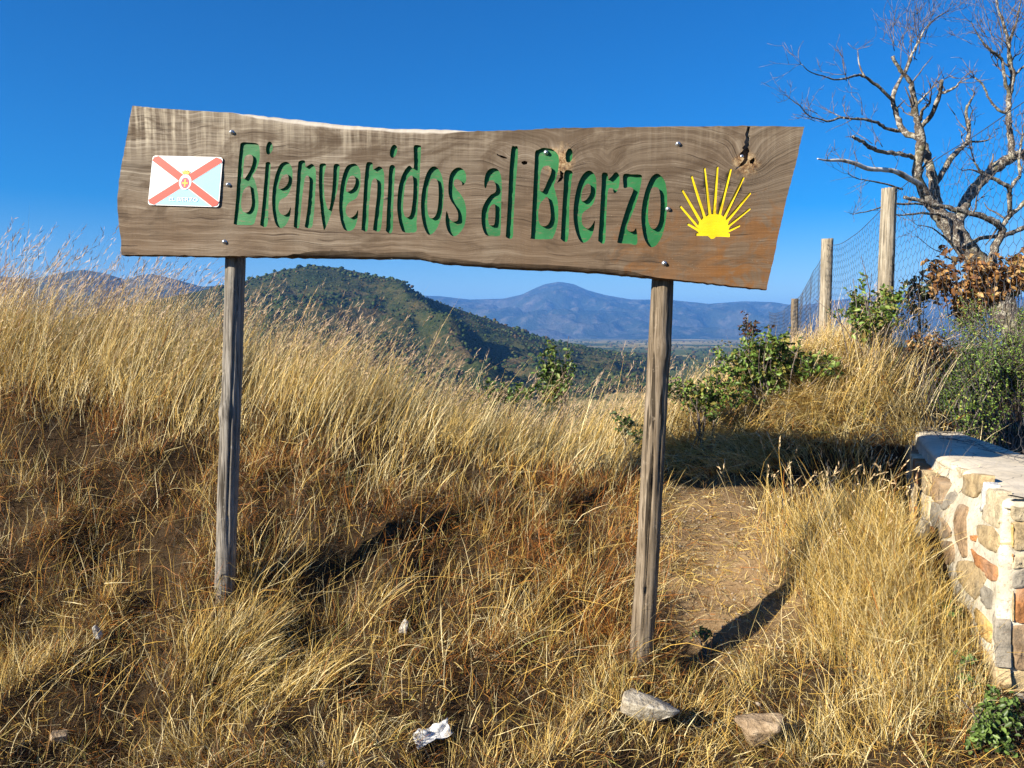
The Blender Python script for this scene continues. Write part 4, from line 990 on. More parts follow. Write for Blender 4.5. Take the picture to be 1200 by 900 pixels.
# ------------------------------------------------------------------ bare lichen-grown tree
TD = 8.2
BR = {  # traced limbs: (x, y, half width in photo pixels), depth offset at start and end in metres
 'trunk': ([(1196,402,19),(1180,372,17),(1165,340,15),(1147,312,14),(1128,286,13),(1112,263,12),(1098,247,10)], 0, 0),
 'A': ([(1104,254,9),(1088,234,8),(1078,216,6.6),(1075,200,6.2),(1078,180,6),(1078,158,5.2),(1074,140,4.2),(1072,122,3.8),(1069,104,3.2),(1065,93,2.8),(1055,82,2.4),(1046,66,2.2)], 0, -.5),
 'A2': ([(1077,161,4.2),(1064,157,3.8),(1056,148,3.5),(1050,133,3.3),(1046,116,2.9),(1052,98,2.4),(1061,84,2.1),(1067,68,1.8),(1073,56,1.5),(1084,34,1.1),(1096,22,.8),(1109,14,.5)], -.2, .2),
 'A3': ([(1047,118,2.2),(1040,112,2.1),(1028,100,2),(1013,90,1.8),(1005,88,1.5),(991,92,1.2),(978,93,1.0),(964,89,.8),(949,84,.6),(939,75,.4)], -.1, -.8),
 'A3b': ([(1013,90,1.2),(1007,76,.9),(1005,58,.5)], -.4, -.2),
 'A4': ([(1060,154,2.3),(1040,151,2),(1028,144,1.9),(1013,140,1.7),(996,139,1.5),(984,138,1.3),(972,142,1.2),(957,139,.9),(947,135,.7),(937,124,.6),(925,115,.4)], -.1, -.9),
 'A4b': ([(990,139,1.1),(977,133,.6)], -.5, -.4),
 'A5': ([(1077,186,3),(1066,183,3),(1050,180,2.8),(1030,177,2.6),(1018,171,2.6),(1008,165,2.2),(999,160,1.9)], -.1, -.7),
 'A7': ([(1079,150,3.8),(1084,143,3.5),(1091,136,3.3),(1097,121,3),(1102,108,2.7),(1103,93,2.5)], 0, -.4),
 'A7b': ([(1103,109,2),(1110,107,1.9),(1118,103,1.5),(1124,97,1.1)], -.2, -.3),
 'A7c': ([(1079,140,2.2),(1080,131,2),(1087,123,1.8),(1090,118,1.2)], 0, -.3),
 'A7d': ([(1073,124,1.6),(1080,116,1.4),(1090,106,1.0)], -.1, -.1),
 'B': ([(1098,248,8),(1095,226,7),(1092,203,6),(1086,182,5.2),(1080,165,4.6)], .1, .05),
 'C': ([(1095,216,3.8),(1101,208,3.7),(1113,188,3.6),(1126,173,3.2),(1135,166,3),(1135,147,2.5),(1132,130,1.9),(1135,122,1.5),(1140,114,.9)], .1, .4),
 'C2': ([(1135,166,1.6),(1147,166,1.3),(1158,164,.8)], .3, .4),
 'D': ([(1128,284,7.5),(1122,266,7.2),(1126,250,7.2),(1134,232,7),(1144,218,6.8),(1154,208,6.6),(1165,198,6.6),(1180,188,6.4),(1196,181,6),(1216,172,5.5),(1240,150,4.5)], .1, .7),
 'E': ([(1186,186,4.4),(1185,171,4),(1183,147,3.8),(1182,130,3.6),(1184,105,3.3),(1187,90,3),(1183,68,2.6),(1182,49,2.2),(1177,32,1.8),(1170,12,1.2),(1166,-10,.7)], .4, .4),
 'E2': ([(1183,110,2.4),(1178,98,2.2),(1175,73,1.9),(1169,65,1.7),(1160,58,1.4),(1148,44,1),(1138,26,.5)], .4, .1),
 'E3': ([(1181,131,1.9),(1173,131,1.7),(1160,117,1.5),(1152,100,1.2),(1142,91,.9)], .4, .3),
 'E4': ([(1186,92,2),(1193,84,1.8),(1201,77,1.5),(1216,64,1.0)], .4, .5),
 'E5': ([(1182,50,1.6),(1190,30,1.3),(1195,8,.9),(1198,-14,.5)], .4, .6),
 'F': ([(1060,231,2.2),(1070,233,2.6),(1090,238,3),(1110,243,3.2),(1126,247,3.4),(1144,251,3.8),(1160,257,4),(1170,263,4.4),(1174,272,4.8),(1166,290,5.5),(1163,310,6),(1168,345,6.5)], -.6, -.1),
 'F2': ([(1173,268,3.8),(1178,260,3.6),(1184,252,3.4),(1194,244,3),(1204,232,2.2)], -.2, -.2),
 'F3': ([(1183,253,3.2),(1183,230,3),(1182,220,2.8),(1172,214,2.6),(1158,206,2.2),(1148,199,1.7),(1142,190,1.1)], -.2, -.5),
 'F4': ([(1183,222,2.6),(1189,213,2.4),(1195,206,2.2),(1194,186,1.8),(1198,160,1.2)], -.2, -.1),
 'F5': ([(1158,207,1.5),(1140,199,1.1),(1128,200,.6)], -.4, -.6),
 'G': ([(1168,279,3.6),(1186,273,3.3),(1200,267,3),(1222,256,2.2)], -.1, .2),
 'G2': ([(1132,289,3),(1146,281,2.8),(1160,278,2.6),(1172,276,2.4)], -.1, -.2),
 'I': ([(1100,245,2),(1080,239,1.7),(1052,239,1.4),(1040,240,1.2),(1020,247,.8),(999,251,.4)], -.2, -.9),
 'J': ([(1110,256,2.2),(1098,251,2),(1080,250,1.6),(1058,252,1.2),(1045,251,.8)], -.2, -.7),
 'K': ([(1114,284,1.3),(1104,276,1.1),(1092,267,.8),(1078,264,.5)], -.1, -.5),
 'L': ([(1128,306,1.3),(1112,303,1),(1104,296,.8),(1092,291,.5),(1076,278,.4)], -.1, -.5),
 'Mx': ([(1058,222,1.6),(1040,216,1.2),(1020,212,.9),(1004,209,.7),(994,204,.4)], -.3, -.7),
}
WHITE = ([(1081,218,3.8),(1067,210,3.6),(1052,202,3.3),(1037,199,3.1),(1018,198,3.0),(1003,192,2.8),(986,188,2.3),(969,188,1.5),(958,186,.8)], -.1, -.9)
TO = np.array([*at(1196, 402, TD)[:2], 0.0]); TO[2] = float(height(TO[0], TO[1]))
tree = empty("bare_tree", TO)
tag(tree, "bare crooked tree with lichen-covered branches behind the wire fence", "tree")
def limb3(L, d0, d1, sub=4):
    L = np.array(L, float); t = np.linspace(0, 1, len(L)); P = np.array([at(x, y, TD + d0 + (d1 - d0) * q) for (x, y, r), q in zip(L, t)])
    R = L[:, 2] * .86 * (TD + d0 + (d1 - d0) * t) / F
    C = catmull(np.concatenate([P, R[:, None]], 1), sub, False); return C[:, :3], np.maximum(C[:, 3], .0015)
limbs, twigs, bare = Bag(), Bag(), Bag()
r_ = np.random.default_rng(12)
def twig(p, d, L, r, lev):
    """A crooked twig that forks again while lev > 0."""
    n_ = max(3, int(L / .05)); P = [p]; d = d / np.linalg.norm(d)
    for i in range(n_):
        d = d + r_.normal(0, .16, 3) + np.array([0, 0, .05]); d /= np.linalg.norm(d); P.append(P[-1] + d * L / n_)
    P = np.array(P); V, Q, T = tube(P, np.linspace(r, max(r * .35, .0013), len(P)), 4, True); twigs.add(V, Q, T)
    if lev > 0:
        for k in range(r_.integers(2, 4)):
            i = r_.integers(max(1, n_ // 4), n_ + 1); a = r_.normal(0, 1, 3); a -= d * (a @ d); a /= np.linalg.norm(a)
            twig(P[i], d * .75 + a * r_.uniform(.5, .9) + np.array([0, 0, .18]), L * r_.uniform(.38, .68), max(r * .6, .0016), lev - 1)
for nm, (L, d0, d1) in BR.items():
    P, R = limb3(L, d0, d1)
    P = P + r_.normal(0, .004, P.shape) * np.minimum(1, R[:, None] / .02)
    V, Q, T = tube(P, R * (1 + .10 * r_.normal(0, 1, len(R)).clip(-1, 1.6)), 11 if R[0] > .03 else 7, True, 0, .16, len(P)); limbs.add(V, Q, T)
    if nm == 'trunk' : continue
    m_ = len(P)
    for i in range(3, m_):                              # side twigs, more of them towards the ends
        t = i / m_
        if r_.random() < (.035 + .17 * t) * (1.0 if R[0] > .012 else .85):
            d = P[i] - P[i - 1]; d /= np.linalg.norm(d); a = r_.normal(0, 1, 3); a -= d * (a @ d); a /= np.linalg.norm(a)
            twig(P[i], d * .5 + a * .9 + np.array([0, 0, .35]), r_.uniform(.10, .34) * (1.15 - .3 * t), max(.0022, R[i] * .42), r_.integers(0, 3))
    if R[-1] < .012:
        d = P[-1] - P[-2]
        for k in range(3): twig(P[-1], d / np.linalg.norm(d) + r_.normal(0, .45, 3), r_.uniform(.14, .32), max(.0020, R[-1] * .8), 1)
for (px, py, dx, n_, dd, L0) in ((1067, 66, -.15, 9, .1, .62), (1076, 48, .1, 8, .2, .55), (1062, 50, -.35, 6, .1, .5), (1182, 52, -.1, 9, .4, .62), (1178, 36, .25, 8, .4, .55), (1170, 62, -.45, 6, .3, .5), (1186, 70, .5, 6, .45, .5), (1195, 30, .3, 5, .5, .5), (1150, 46, -.4, 4, .2, .36), (985, 92, -.9, 4, -.5, .30), (962, 140, -.9, 4, -.7, .26), (1027, 178, -.4, 3, -.5, .28), (1000, 139, -.2, 3, -.5, .24), (1135, 150, .1, 4, .4, .26), (1186, 140, .6, 5, .4, .36), (1196, 200, .3, 4, -.1, .35)):
    p = at(px, py, TD + dd)
    for k in range(int(n_ * .7) + 1): twig(p + r_.normal(0, .05, 3), np.array([dx + r_.normal(0, .38), r_.normal(0, .35), 1.0 if abs(dx) < .6 else .35]), L0 * r_.uniform(.6, 1.15), .0042, 2)
P, R = limb3(*WHITE); V, Q, T = tube(P, R * (1 + .06 * r_.normal(0, 1, len(R))), 9, True, 0, .06, 3); bare.add(V, Q, T)
for i in (9, 14, 19, 24, 28): twig(P[i], np.array([-.4, r_.normal(0, .5), r_.choice([-.5, .9])]), .16, .004, 1)
def mk_bark():
    m = N("lichen_bark"); p = m.geo()
    a = m.noise(p, 24, 5, .7, .6); b = m.noise(p, 70, 4, .7); c = m.noise(p, 5, 3)
    col = m.ramp(b, [(.3, (.04, .030, .025)), (.55, (.15, .12, .098)), (.75, (.26, .225, .185))])
    col = m.mix(m.ramp(a, [(.50, (0, 0, 0)), (.56, (1, 1, 1))]), col, (.43, .40, .33))
    col = m.mix(m.ramp(c, [(.55, (0, 0, 0)), (.66, (.45, .45, .45))]), col, (.30, .29, .13))
    m.bsdf(col, .9, .1, m.bump(m.math('ADD', a, b), .9, .018)); return m.m
M['bark'] = mk_bark()
def mk_twig():
    m = N("twig_bark"); a = m.noise(m.geo(), 20, 3); m.bsdf(m.ramp(a, [(.4, (.07, .052, .048)), (.65, (.24, .205, .175))]), .9, .1); return m.m
M['twig'] = mk_twig()
def mk_bare():
    m = N("debarked_wood"); p = m.geo(); a = m.noise(p, 9, 4); m.bsdf(m.ramp(a, [(.38, (.24, .20, .15)), (.48, (.62, .58, .50)), (.7, (.76, .73, .66))]), .8, .2, m.bump(a, .4, .01)); return m.m
M['bare'] = mk_bare()
link("trunk", limbs.mesh("trunk", True, origin=TO), M['bark'], tree)
link("twigs", twigs.mesh("twigs", origin=TO), M['twig'], tree)["kind"] = "stuff"
bl = link("bare_limb", bare.mesh("bare_limb", True, origin=TO), M['bare'], tree); bl["label"] = "pale limb stripped of its bark"
# ------------------------------------------------------------------ shrubs, brambles and weeds
def leaves(P, Nrm, size, col, r, asp=.55, fold=.25, curl=.0):
    """Folded pointed leaves (six vertices, four triangles) at P, lying across the normals Nrm."""
    n_ = len(P); Nrm = Nrm / (np.linalg.norm(Nrm, axis=1, keepdims=True) + 1e-9)
    a = r.normal(0, 1, (n_, 3)); a -= Nrm * (a * Nrm).sum(1, keepdims=True); a /= np.linalg.norm(a, axis=1, keepdims=True)
    b = np.cross(Nrm, a); s = size[:, None]
    f = fold * s * Nrm
    pts_ = [P - a * s * .5, P - a * s * .12 + b * s * asp * .5 + f, P + a * s * .2 + b * s * asp * .40 + f, P + a * s * .55 - Nrm * s * curl, P + a * s * .2 - b * s * asp * .40 + f, P - a * s * .12 - b * s * asp * .5 + f]
    V = np.stack(pts_, 1).reshape(-1, 3); o_ = (np.arange(n_) * 6)[:, None]
    T = np.concatenate([o_ + np.array([[0, 1, 3]]) * 1, o_ + np.array([[1, 2, 3]]), o_ + np.array([[0, 3, 5]]), o_ + np.array([[3, 4, 5]])])
    return V, T, np.repeat(col, 6, 0)
def pick(cols, n_, r, var=.22): 
    c = np.array(cols)[r.integers(len(cols), size=n_)]; return c * r.uniform(1 - var, 1 + var, (n_, 1))
GREENS = [(.060, .115, .022), (.085, .15, .030), (.045, .085, .018), (.12, .17, .035)]
def shrub(name, label, cat, px, py, D, wx, wz, wd, nleaf, size, cols, seed, stems=9, mat='leaf', asp=.6, arch=False, dark=.0, group=None, sprig=.06, stemcol=None, nspr=None):
    """A shrub: stems rising from its foot, sprigs ending in clustered leaves that fill an uneven volume."""
    r = np.random.default_rng(seed); c = at(px, py, D); foot = np.array([c[0], D, 0.0]); foot[2] = float(height(foot[0], foot[1]))
    o = empty(name, foot); tag(o, label, cat, group)
    st = Bag(); LP, LN, LS = [], [], []
    nspr = nspr or max(20, nleaf // 9)
    for k in range(stems):
        tip = c + np.array([r.normal(0, .45) * wx, r.normal(0, .45) * wd, abs(r.normal(.25, .5)) * wz])
        f0 = foot + np.array([r.uniform(-.35, .35) * wx, r.uniform(-.3, .3) * wd, -.03]); mid = (f0 + tip) / 2 + np.array([r.normal(0, .12) * wx, 0, (.35 if arch else .1) * wz])
        P = catmull(np.array([f0, mid, tip]), 6, False); V, Q, T = tube(P, np.linspace(.006, .0022, len(P)), 4, True); st.add(V, Q, T)
    lump = [(r.normal(0, .5, 3), r.uniform(.28, .55)) for _ in range(9)]
    for k in range(nspr):
        lc, lr = lump[r.integers(9)]; q = r.normal(0, 1, 3); q = q / np.linalg.norm(q) * r.random() ** .4 * lr + lc * [.8, .8, .7]
        p = c + q * np.array([wx, wd, wz]); g = float(height(p[0], p[1])) + .03
        if p[2] < g: p[2] = g + r.uniform(0, .12)
        d = np.array([q[0], q[1], abs(q[2]) + .5]) + r.normal(0, .5, 3); d /= np.linalg.norm(d)
        P = np.stack([p - d * sprig * 1.4, p, p + d * sprig]); V, Q, T = tube(P, [.0022, .0018, .0012], 3, False); st.add(V, Q, T)
        m_ = max(3, nleaf // nspr); t = r.uniform(-.9, 1, m_)[:, None]
        LP.append(p + d * sprig * t + r.normal(0, .35, (m_, 3)) * size); LN.append(r.normal(0, .7, (m_, 3)) + [0, -.25, .65] + d * .3); LS.append(size * r.uniform(.55, 1.25, m_))
    LP = np.concatenate(LP); LN = np.concatenate(LN); LS = np.concatenate(LS)
    V, T, C = leaves(LP, LN, LS, pick(cols, len(LP), r), r, asp)
    link("stems", st.mesh("stems", origin=foot), M['twig'] if stemcol is None else stemcol, o)["kind"] = "stuff"
    bg = Bag(); bg.add(V - foot, T=T, C=C); link("leaves", bg.mesh("leaves", col=True), M[mat], o)["kind"] = "stuff"
    return o
BR_ = [(.095, .17, .028), (.15, .24, .042), (.060, .105, .020), (.21, .28, .055), (.25, .22, .05)]
shrub("bramble_bush", "tangled green bramble leaves spilling over the dry grass mound", "bramble", 900, 422, 6.15, .54, .26, .26, 2600, .042, BR_, 1, 14, arch=True)
shrub("bramble_bush", "low bramble patch beside the brown signpost, under the grass mound", "bramble", 822, 466, 5.95, .30, .18, .18, 1000, .038, BR_, 2, 8, arch=True)
shrub("bramble_bush", "bramble climbing around the tallest fence post", "bramble", 1014, 362, 6.3, .28, .34, .20, 900, .042, BR_, 3, 12, arch=True)
shrub("bramble_bush", "reddish bramble sprig with withered tips above the mound", "bramble", 882, 384, 6.3, .14, .09, .15, 120, .034, [(.11, .04, .03), (.07, .05, .03), (.16, .07, .04), (.06, .09, .025)], 4, 5, arch=True)
shrub("bramble_bush", "thin dark bramble between the tallest fence post and brown leaves", "bramble", 1078, 352, 6.9, .22, .32, .25, 360, .040, [(.05, .075, .02), (.08, .10, .03), (.12, .075, .03), (.04, .055, .02)], 5, 12, arch=True)
shrub("hazel_shrub", "upright leafy green shrub rising behind the grass between the two signposts", "shrub", 655, 436, 7.0, .20, .30, .22, 1000, .045, [(.10, .17, .035), (.14, .22, .045), (.07, .12, .025), (.18, .22, .06)], 6, 9)
shrub("leafy_weed", "low bright green weed clump in the straw left of the leafy shrub", "weed", 590, 462, 6.4, .26, .12, .2, 300, .040, [(.12, .20, .04), (.17, .24, .06), (.09, .15, .03)], 7, 5)
shrub("leafy_weed", "small green bramble shoot at the foot of the grass by the brown signpost", "weed", 738, 500, 5.85, .14, .10, .12, 150, .034, GREENS, 8, 4)
shrub("broom_bush", "dense green fine-leaved bush behind the cement wall top", "bush", 1186, 424, 6.35, .56, .86, .50, 21000, .022, [(.15, .26, .04), (.20, .33, .05), (.10, .18, .03), (.26, .37, .07), (.33, .37, .08)], 9, 12, asp=.5, sprig=.09)
shrub("broom_bush", "darker green bush by the wall, below the withered brown leaves", "bush", 1134, 470, 6.2, .24, .46, .28, 6200, .022, [(.14, .25, .04), (.19, .30, .05), (.09, .16, .03)], 10, 14, asp=.5, sprig=.08)
DEAD = [(.36, .19, .065), (.46, .27, .10), (.26, .12, .045), (.52, .34, .15), (.19, .09, .04)]
shrub("withered_oak", "withered sapling covered in curled brown leaves at the tree's foot", "shrub", 1138, 342, 6.9, .44, .32, .35, 1700, .062, DEAD, 11, 12, 'dead_leaf', .55, sprig=.07)
shrub("withered_oak", "sparse brown-leaved branch hanging over the green bush", "shrub", 1200, 322, 6.9, .22, .34, .3, 560, .060, DEAD + [(.42, .34, .08)], 12, 6, 'dead_leaf', .55, sprig=.07)
shrub("withered_oak", "brown dead-leaved bramble thicket below the tallest fence post", "shrub", 1088, 410, 6.3, .20, .20, .2, 560, .040, DEAD + [(.10, .11, .04)], 13, 10, 'dead_leaf', .5)
shrub("nettle_clump", "bright green nettle clump at the foot of the stone wall", "weed", 1156, 850, 3.16, .15, .13, .11, 760, .028, [(.12, .19, .04), (.16, .24, .055), (.08, .13, .03)], 14, 12, sprig=.035)
shrub("nettle_clump", "small broad-leaved weed growing against the wall's stone face", "weed", 1110, 718, 3.75, .05, .06, .05, 40, .036, [(.10, .19, .05), (.14, .23, .06)], 15, 4, sprig=.02)
shrub("nettle_clump", "tiny green weed in straw between wall and rubble stone", "weed", 1125, 800, 3.45, .07, .06, .06, 70, .026, [(.10, .19, .05), (.14, .23, .06)], 16, 4, sprig=.02)
shrub("leafy_weed", "young green seedling at the dead leaves beside the trampled path", "weed", 830, 742, 3.95, .07, .03, .06, 40, .022, [(.10, .17, .04), (.14, .20, .05)], 17, 3, sprig=.02)
# ------------------------------------------------------------------ dry grass
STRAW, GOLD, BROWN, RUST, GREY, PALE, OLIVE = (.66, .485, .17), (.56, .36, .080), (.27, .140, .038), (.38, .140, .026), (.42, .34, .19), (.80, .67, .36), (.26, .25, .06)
SHADE_THATCH = (.075, .042, .018)  # dead thatch, toned dark to put shade between the grass blades
PALG = np.array([STRAW, GOLD, BROWN, RUST, GREY, PALE, OLIVE, SHADE_THATCH])
class Grass:
    def __init__(s, seed, ws=1.0): s.ws = ws; s.b = Bag(); s.r = np.random.default_rng(seed)
    def add(s, P, d0, bend, L, w, col, seg=3, head=0.0):
        n_ = len(P)
        if n_ == 0: return
        d0 = d0 / (np.linalg.norm(d0, axis=1, keepdims=True) + 1e-9)
        a = s.r.normal(0, 1, (n_, 3)); side = np.cross(d0, a); side /= (np.linalg.norm(side, axis=1, keepdims=True) + 1e-9)
        wob = s.r.normal(0, .022, (n_, 3)); brk = s.r.uniform(.35, .9, n_) + (s.r.random(n_) > .30) * 9.0; d1 = s.r.normal(0, .8, (n_, 3)) + [0, 0, -.5]
        wide = np.where(s.r.random(n_) < .10, 1.7, 1.0); w = w * wide * s.ws
        rows = []
        for k in range(seg + 1):
            t = k / seg
            c = P + L[:, None] * (d0 * t + bend * t * t + wob * math.sin(t * 5.0) + d1 * np.maximum(t - brk, 0)[:, None])
            if k == seg: rows.append(c[:, None, :]); continue
            ww = w * (1 - .55 * t)
            if head and k == seg - 1: ww = w * head
            rows.append(np.stack([c - side * ww[:, None] / 2, c + side * ww[:, None] / 2], 1))
        V = np.concatenate(rows, 1); m_ = V.shape[1]; V = V.reshape(-1, 3); o_ = (np.arange(n_) * m_)[:, None]
        Q = np.concatenate([o_ + np.array([[2 * k, 2 * k + 1, 2 * k + 3, 2 * k + 2]]) for k in range(seg - 1)]) if seg > 1 else None
        T = o_ + np.array([[2 * seg - 2, 2 * seg - 1, 2 * seg]])
        s.b.add(V, Q, T, np.repeat(col, m_, 0))
        return P + L[:, None] * (d0 + bend)
    def heads(s, P, d, n_sp, ln, w, col):
        """Loose seed heads: narrow spikelets strung along the last part of a stalk."""
        n_ = len(P); d = d / (np.linalg.norm(d, axis=1, keepdims=True) + 1e-9)
        for k in range(n_sp):
            t = (k + .5) / n_sp; off = s.r.normal(0, .16, (n_, 3)); e = d + off * 1.6; e /= np.linalg.norm(e, axis=1, keepdims=True)
            b = P - d * (ln * (1 - t))[:, None]; a = s.r.normal(0, 1, (n_, 3)); side = np.cross(e, a); side /= np.linalg.norm(side, axis=1, keepdims=True)
            q = (ln * s.r.uniform(.25, .42, n_))[:, None]
            V = np.stack([b, b + e * q * .45 + side * w, b + e * q, b + e * q * .45 - side * w], 1).reshape(-1, 3)
            o_ = (np.arange(n_) * 4)[:, None]; s.b.add(V, o_ + np.array([[0, 1, 2, 3]]), None, np.repeat(col, 4, 0))
    def build(s, name, label):
        return tag(link(name, s.b.mesh(name, col=True), M['grass']), label, "grass", kind="stuff")
def scatter(n_, x0, x1, y0, y1, r, dens=None, clump=0, cr=.05):
    if clump:
        m_ = max(1, n_ // clump); cx = r.uniform(x0, x1, m_); cy_ = r.uniform(y0, y1, m_)
        if dens is not None: k = r.random(m_) < dens(cx, cy_); cx, cy_ = cx[k], cy_[k]
        cid = np.repeat(np.arange(len(cx)), clump); x = cx[cid] + r.normal(0, cr, len(cid)); y = cy_[cid] + r.normal(0, cr, len(cid))
    else:
        x = r.uniform(x0, x1, n_); y = r.uniform(y0, y1, n_); cid = np.arange(n_)
        if dens is not None: k = r.random(n_) < dens(x, y); x, y, cid = x[k], y[k], cid[k]
    # keep clear of the wall
    k = ~pip(np.stack([x, y], -1), ring); x, y, cid = x[k], y[k], cid[k]
    return np.stack([x, y, height(x, y) - .008], -1), cid
def colours(P, w, r, cid=None, sc=1.6, var=.17):
    """Pick straw tones by weight; whole clumps and patches lean to one tone."""
    n_ = len(P); w = np.array(w, float); w = w / w.sum(); cum = np.cumsum(w)
    u = .5 + .30 * fbm(P[:, 0] * sc, P[:, 1] * sc, 31, 2) + r.normal(0, .30, n_)
    if cid is not None: u = u + .18 * np.random.default_rng(5).normal(0, 1, cid.max() + 1 if len(cid) else 1)[cid]
    k = np.searchsorted(cum, np.clip(u % 1.0, 0, .999)); return PALG[np.minimum(k, len(PALG) - 1)] * r.uniform(1 - var, 1 + var, (n_, 1))
def rnd(r, n_, s): return r.normal(0, 1, (n_, 3)) * s
def bare(x, y):                                        # where trodden earth shows
    return np.exp(-(((x - 1.16) / .36) ** 2 + ((y - 4.80) / .66) ** 2) ** 1.4) + .8 * np.exp(-(((x - 1.0) / .30) ** 2 + ((y - 4.15) / .30) ** 2))
r = np.random.default_rng(77)
# --- tall straw along the crest of the bank
g = Grass(1)
def crest_den(x, y):
    crest = 5.52 + .12 * np.sin(x * 1.7) + .25 * sstep(-1.0, 1.0, x)
    return sstep(crest - .45, crest + .25, y) * (1 - .75 * sstep(6.8, 8.3, y)) * (.55 + .45 * sstep(-.5, .5, fbm(x * 1.3, y * 1.3, 40, 2))) * (1 - sstep(.9, 1.5, x))
def hfac(P):
    px, _ = project(P); return np.interp(px, [-200, 0, 140, 260, 340, 420, 500, 580, 660, 720, 800], [1.02, 1.0, .88, .78, .76, .72, .64, .58, .66, .76, .62])
P, cid = scatter(105000, -5.6, 1.5, 4.7, 8.2, r, crest_den, 35, .07)
n_ = len(P); L = r.uniform(.20, .50, n_) * hfac(P) * (.8 + .3 * sstep(-.5, .6, fbm(P[:, 0] * 2.2, P[:, 1] * 2.2, 41, 2)))
g.add(P, rnd(r, n_, .30) + [.13, -.05, 1], rnd(r, n_, .24) + [.16, -.03, -.18], L, r.uniform(.0022, .0046, n_), colours(P, [4.5, 3.2, .9, .35, .5, 4.6, .25, .9], r, cid), 3)
P, cid = scatter(26000, -5.6, 1.5, 4.9, 8.2, r, crest_den, 9, .07)
n_ = len(P); L = r.uniform(.42, .80, n_) * hfac(P); d = rnd(r, n_, .11) + [.19, -.02, 1]; bd_ = rnd(r, n_, .08) + [.19, -.02, -.09]
c = colours(P, [5, 3.0, .5, .3, .6, 5.0, .1, .3], r, cid); tip = g.add(P, d, bd_, L, r.uniform(.0022, .0036, n_), c, 4)
k = r.random(n_) < .62; g.heads(tip[k], (d + 2 * bd_)[k], 5, L[k] * .17, .0019, np.array([.46, .33, .19]) * r.uniform(.7, 1.3, (k.sum(), 1)))
# a few taller stalks that stand out against the sky
P, cid = scatter(1500, -5.2, 1.3, 5.2, 7.2, r, crest_den)
n_ = len(P); L = r.uniform(.72, 1.10, n_) * hfac(P); d = rnd(r, n_, .10) + [.17, 0, 1]; bd_ = rnd(r, n_, .10) + [.22, 0, -.10]
tip = g.add(P, d, bd_, L, r.uniform(.0022, .0034, n_), colours(P, [5, 3, .5, .2, 2, 3, 0], r), 5); g.heads(tip, d + 2 * bd_, 8, L * .16, .0024, np.array([.42, .30, .19]) * r.uniform(.7, 1.3, (n_, 1)))
g.build("crest_grass", "tall straw coloured grass with seed heads along the bank's crest")
# --- tangled brown growth on the face of the bank
g = Grass(2, .74)
def face_den(x, y):
    patch = sstep(-.35, .45, fbm(x * 2.1, y * 2.1, 50, 3))
    return (.06 + .94 * patch) * np.clip(1 - hollow(x, y) * 13, .03, 1) * (1 - sstep(5.25, 5.75, y)) * (1 - np.clip(bare(x, y) * 1.25, 0, .97)) * (1 - .8 * sstep(.75, 1.2, x) * sstep(4.0, 4.4, y))
P, cid = scatter(95000, -3.8, 1.3, 3.55, 5.7, r, face_den, 24, .045)
n_ = len(P); L = r.uniform(.04, .15, n_) * (.7 + .6 * sstep(-.5, .5, fbm(P[:, 0] * 2.5, P[:, 1] * 2.5, 52, 2)))
wts = [.5, 1.0, 2.6, 3.4, .2, .5, .35, 6.5]
g.add(P, rnd(r, n_, .7) + [.05, -.25, .75], rnd(r, n_, .30) + [.02, -.1, -.20], L, r.uniform(.0016, .0036, n_), colours(P, wts, r, cid), 3)
P, cid = scatter(3600, -3.8, 1.0, 3.6, 5.4, r, lambda x, y: .3 + .7 * face_den(x, y))                      # long stalks lying and leaning every way
n_ = len(P); L = r.uniform(.18, .46, n_)
g.add(P, rnd(r, n_, .45) + [.10, -.25, .9], rnd(r, n_, .14) + [.06, -.1, -.22], L, r.uniform(.0022, .0036, n_), colours(P, [4.5, 3.2, 1.0, .8, 1.0, 3.2, .1], r), 5)
P, cid = scatter(9000, -3.8, 1.0, 3.3, 5.5, r, lambda x, y: .25 + .75 * sstep(-.3, .4, fbm(x * 3.1, y * 3.1, 58, 2)), 6, .04)   # thin upright stems
n_ = len(P); g.add(P, rnd(r, n_, .28) + [.1, -.1, 1], rnd(r, n_, .12) + [.05, -.05, -.08], r.uniform(.08, .30, n_), r.uniform(.0022, .0036, n_), colours(P, [4, 3.5, 1.4, 1.6, .6, 3.0, .6], r), 3)
P, cid = scatter(16000, -3.8, 1.0, 3.7, 5.4, r, lambda x, y: face_den(x, y) * sstep(.0, .5, fbm(x * 1.6, y * 1.6, 57, 2)), 22, .05)     # rust coloured dead herbs
n_ = len(P); g.add(P, rnd(r, n_, .5) + [0, -.2, .8], rnd(r, n_, .35), r.uniform(.10, .26, n_), r.uniform(.002, .005, n_), np.array(RUST) * r.uniform(.3, 1.3, (n_, 1)), 3)
P, cid = scatter(60000, -3.9, 1.1, 3.0, 5.75, r, lambda x, y: 1 - np.clip(bare(x, y) * 1.3, 0, 1), 16, .04)      # low dead herbs coloured dark, standing in for shade in the gaps
n_ = len(P); g.add(P, rnd(r, n_, .6) + [0, -.1, .8], rnd(r, n_, .3), r.uniform(.03, .105, n_), r.uniform(.0016, .0040, n_), np.array([SHADE_THATCH, BROWN, (.11, .05, .018), (.05, .030, .014), (.16, .07, .02)])[r.choice(5, n_, p=[.34, .12, .22, .24, .08])] * r.uniform(.6, 1.3, (n_, 1)), 2)
P, cid = scatter(22000, -3.9, 1.4, 3.4, 5.6, r, lambda x, y: .22 + .6 * face_den(x, y))                     # litter close to the soil, mostly in the dark gap-shade tone
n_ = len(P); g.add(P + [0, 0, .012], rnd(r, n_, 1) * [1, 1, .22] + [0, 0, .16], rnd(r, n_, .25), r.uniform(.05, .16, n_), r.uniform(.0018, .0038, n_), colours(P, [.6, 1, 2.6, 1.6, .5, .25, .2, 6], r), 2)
g.build("bank_grass", "tangled brown and rust dead grass on the bank's face")
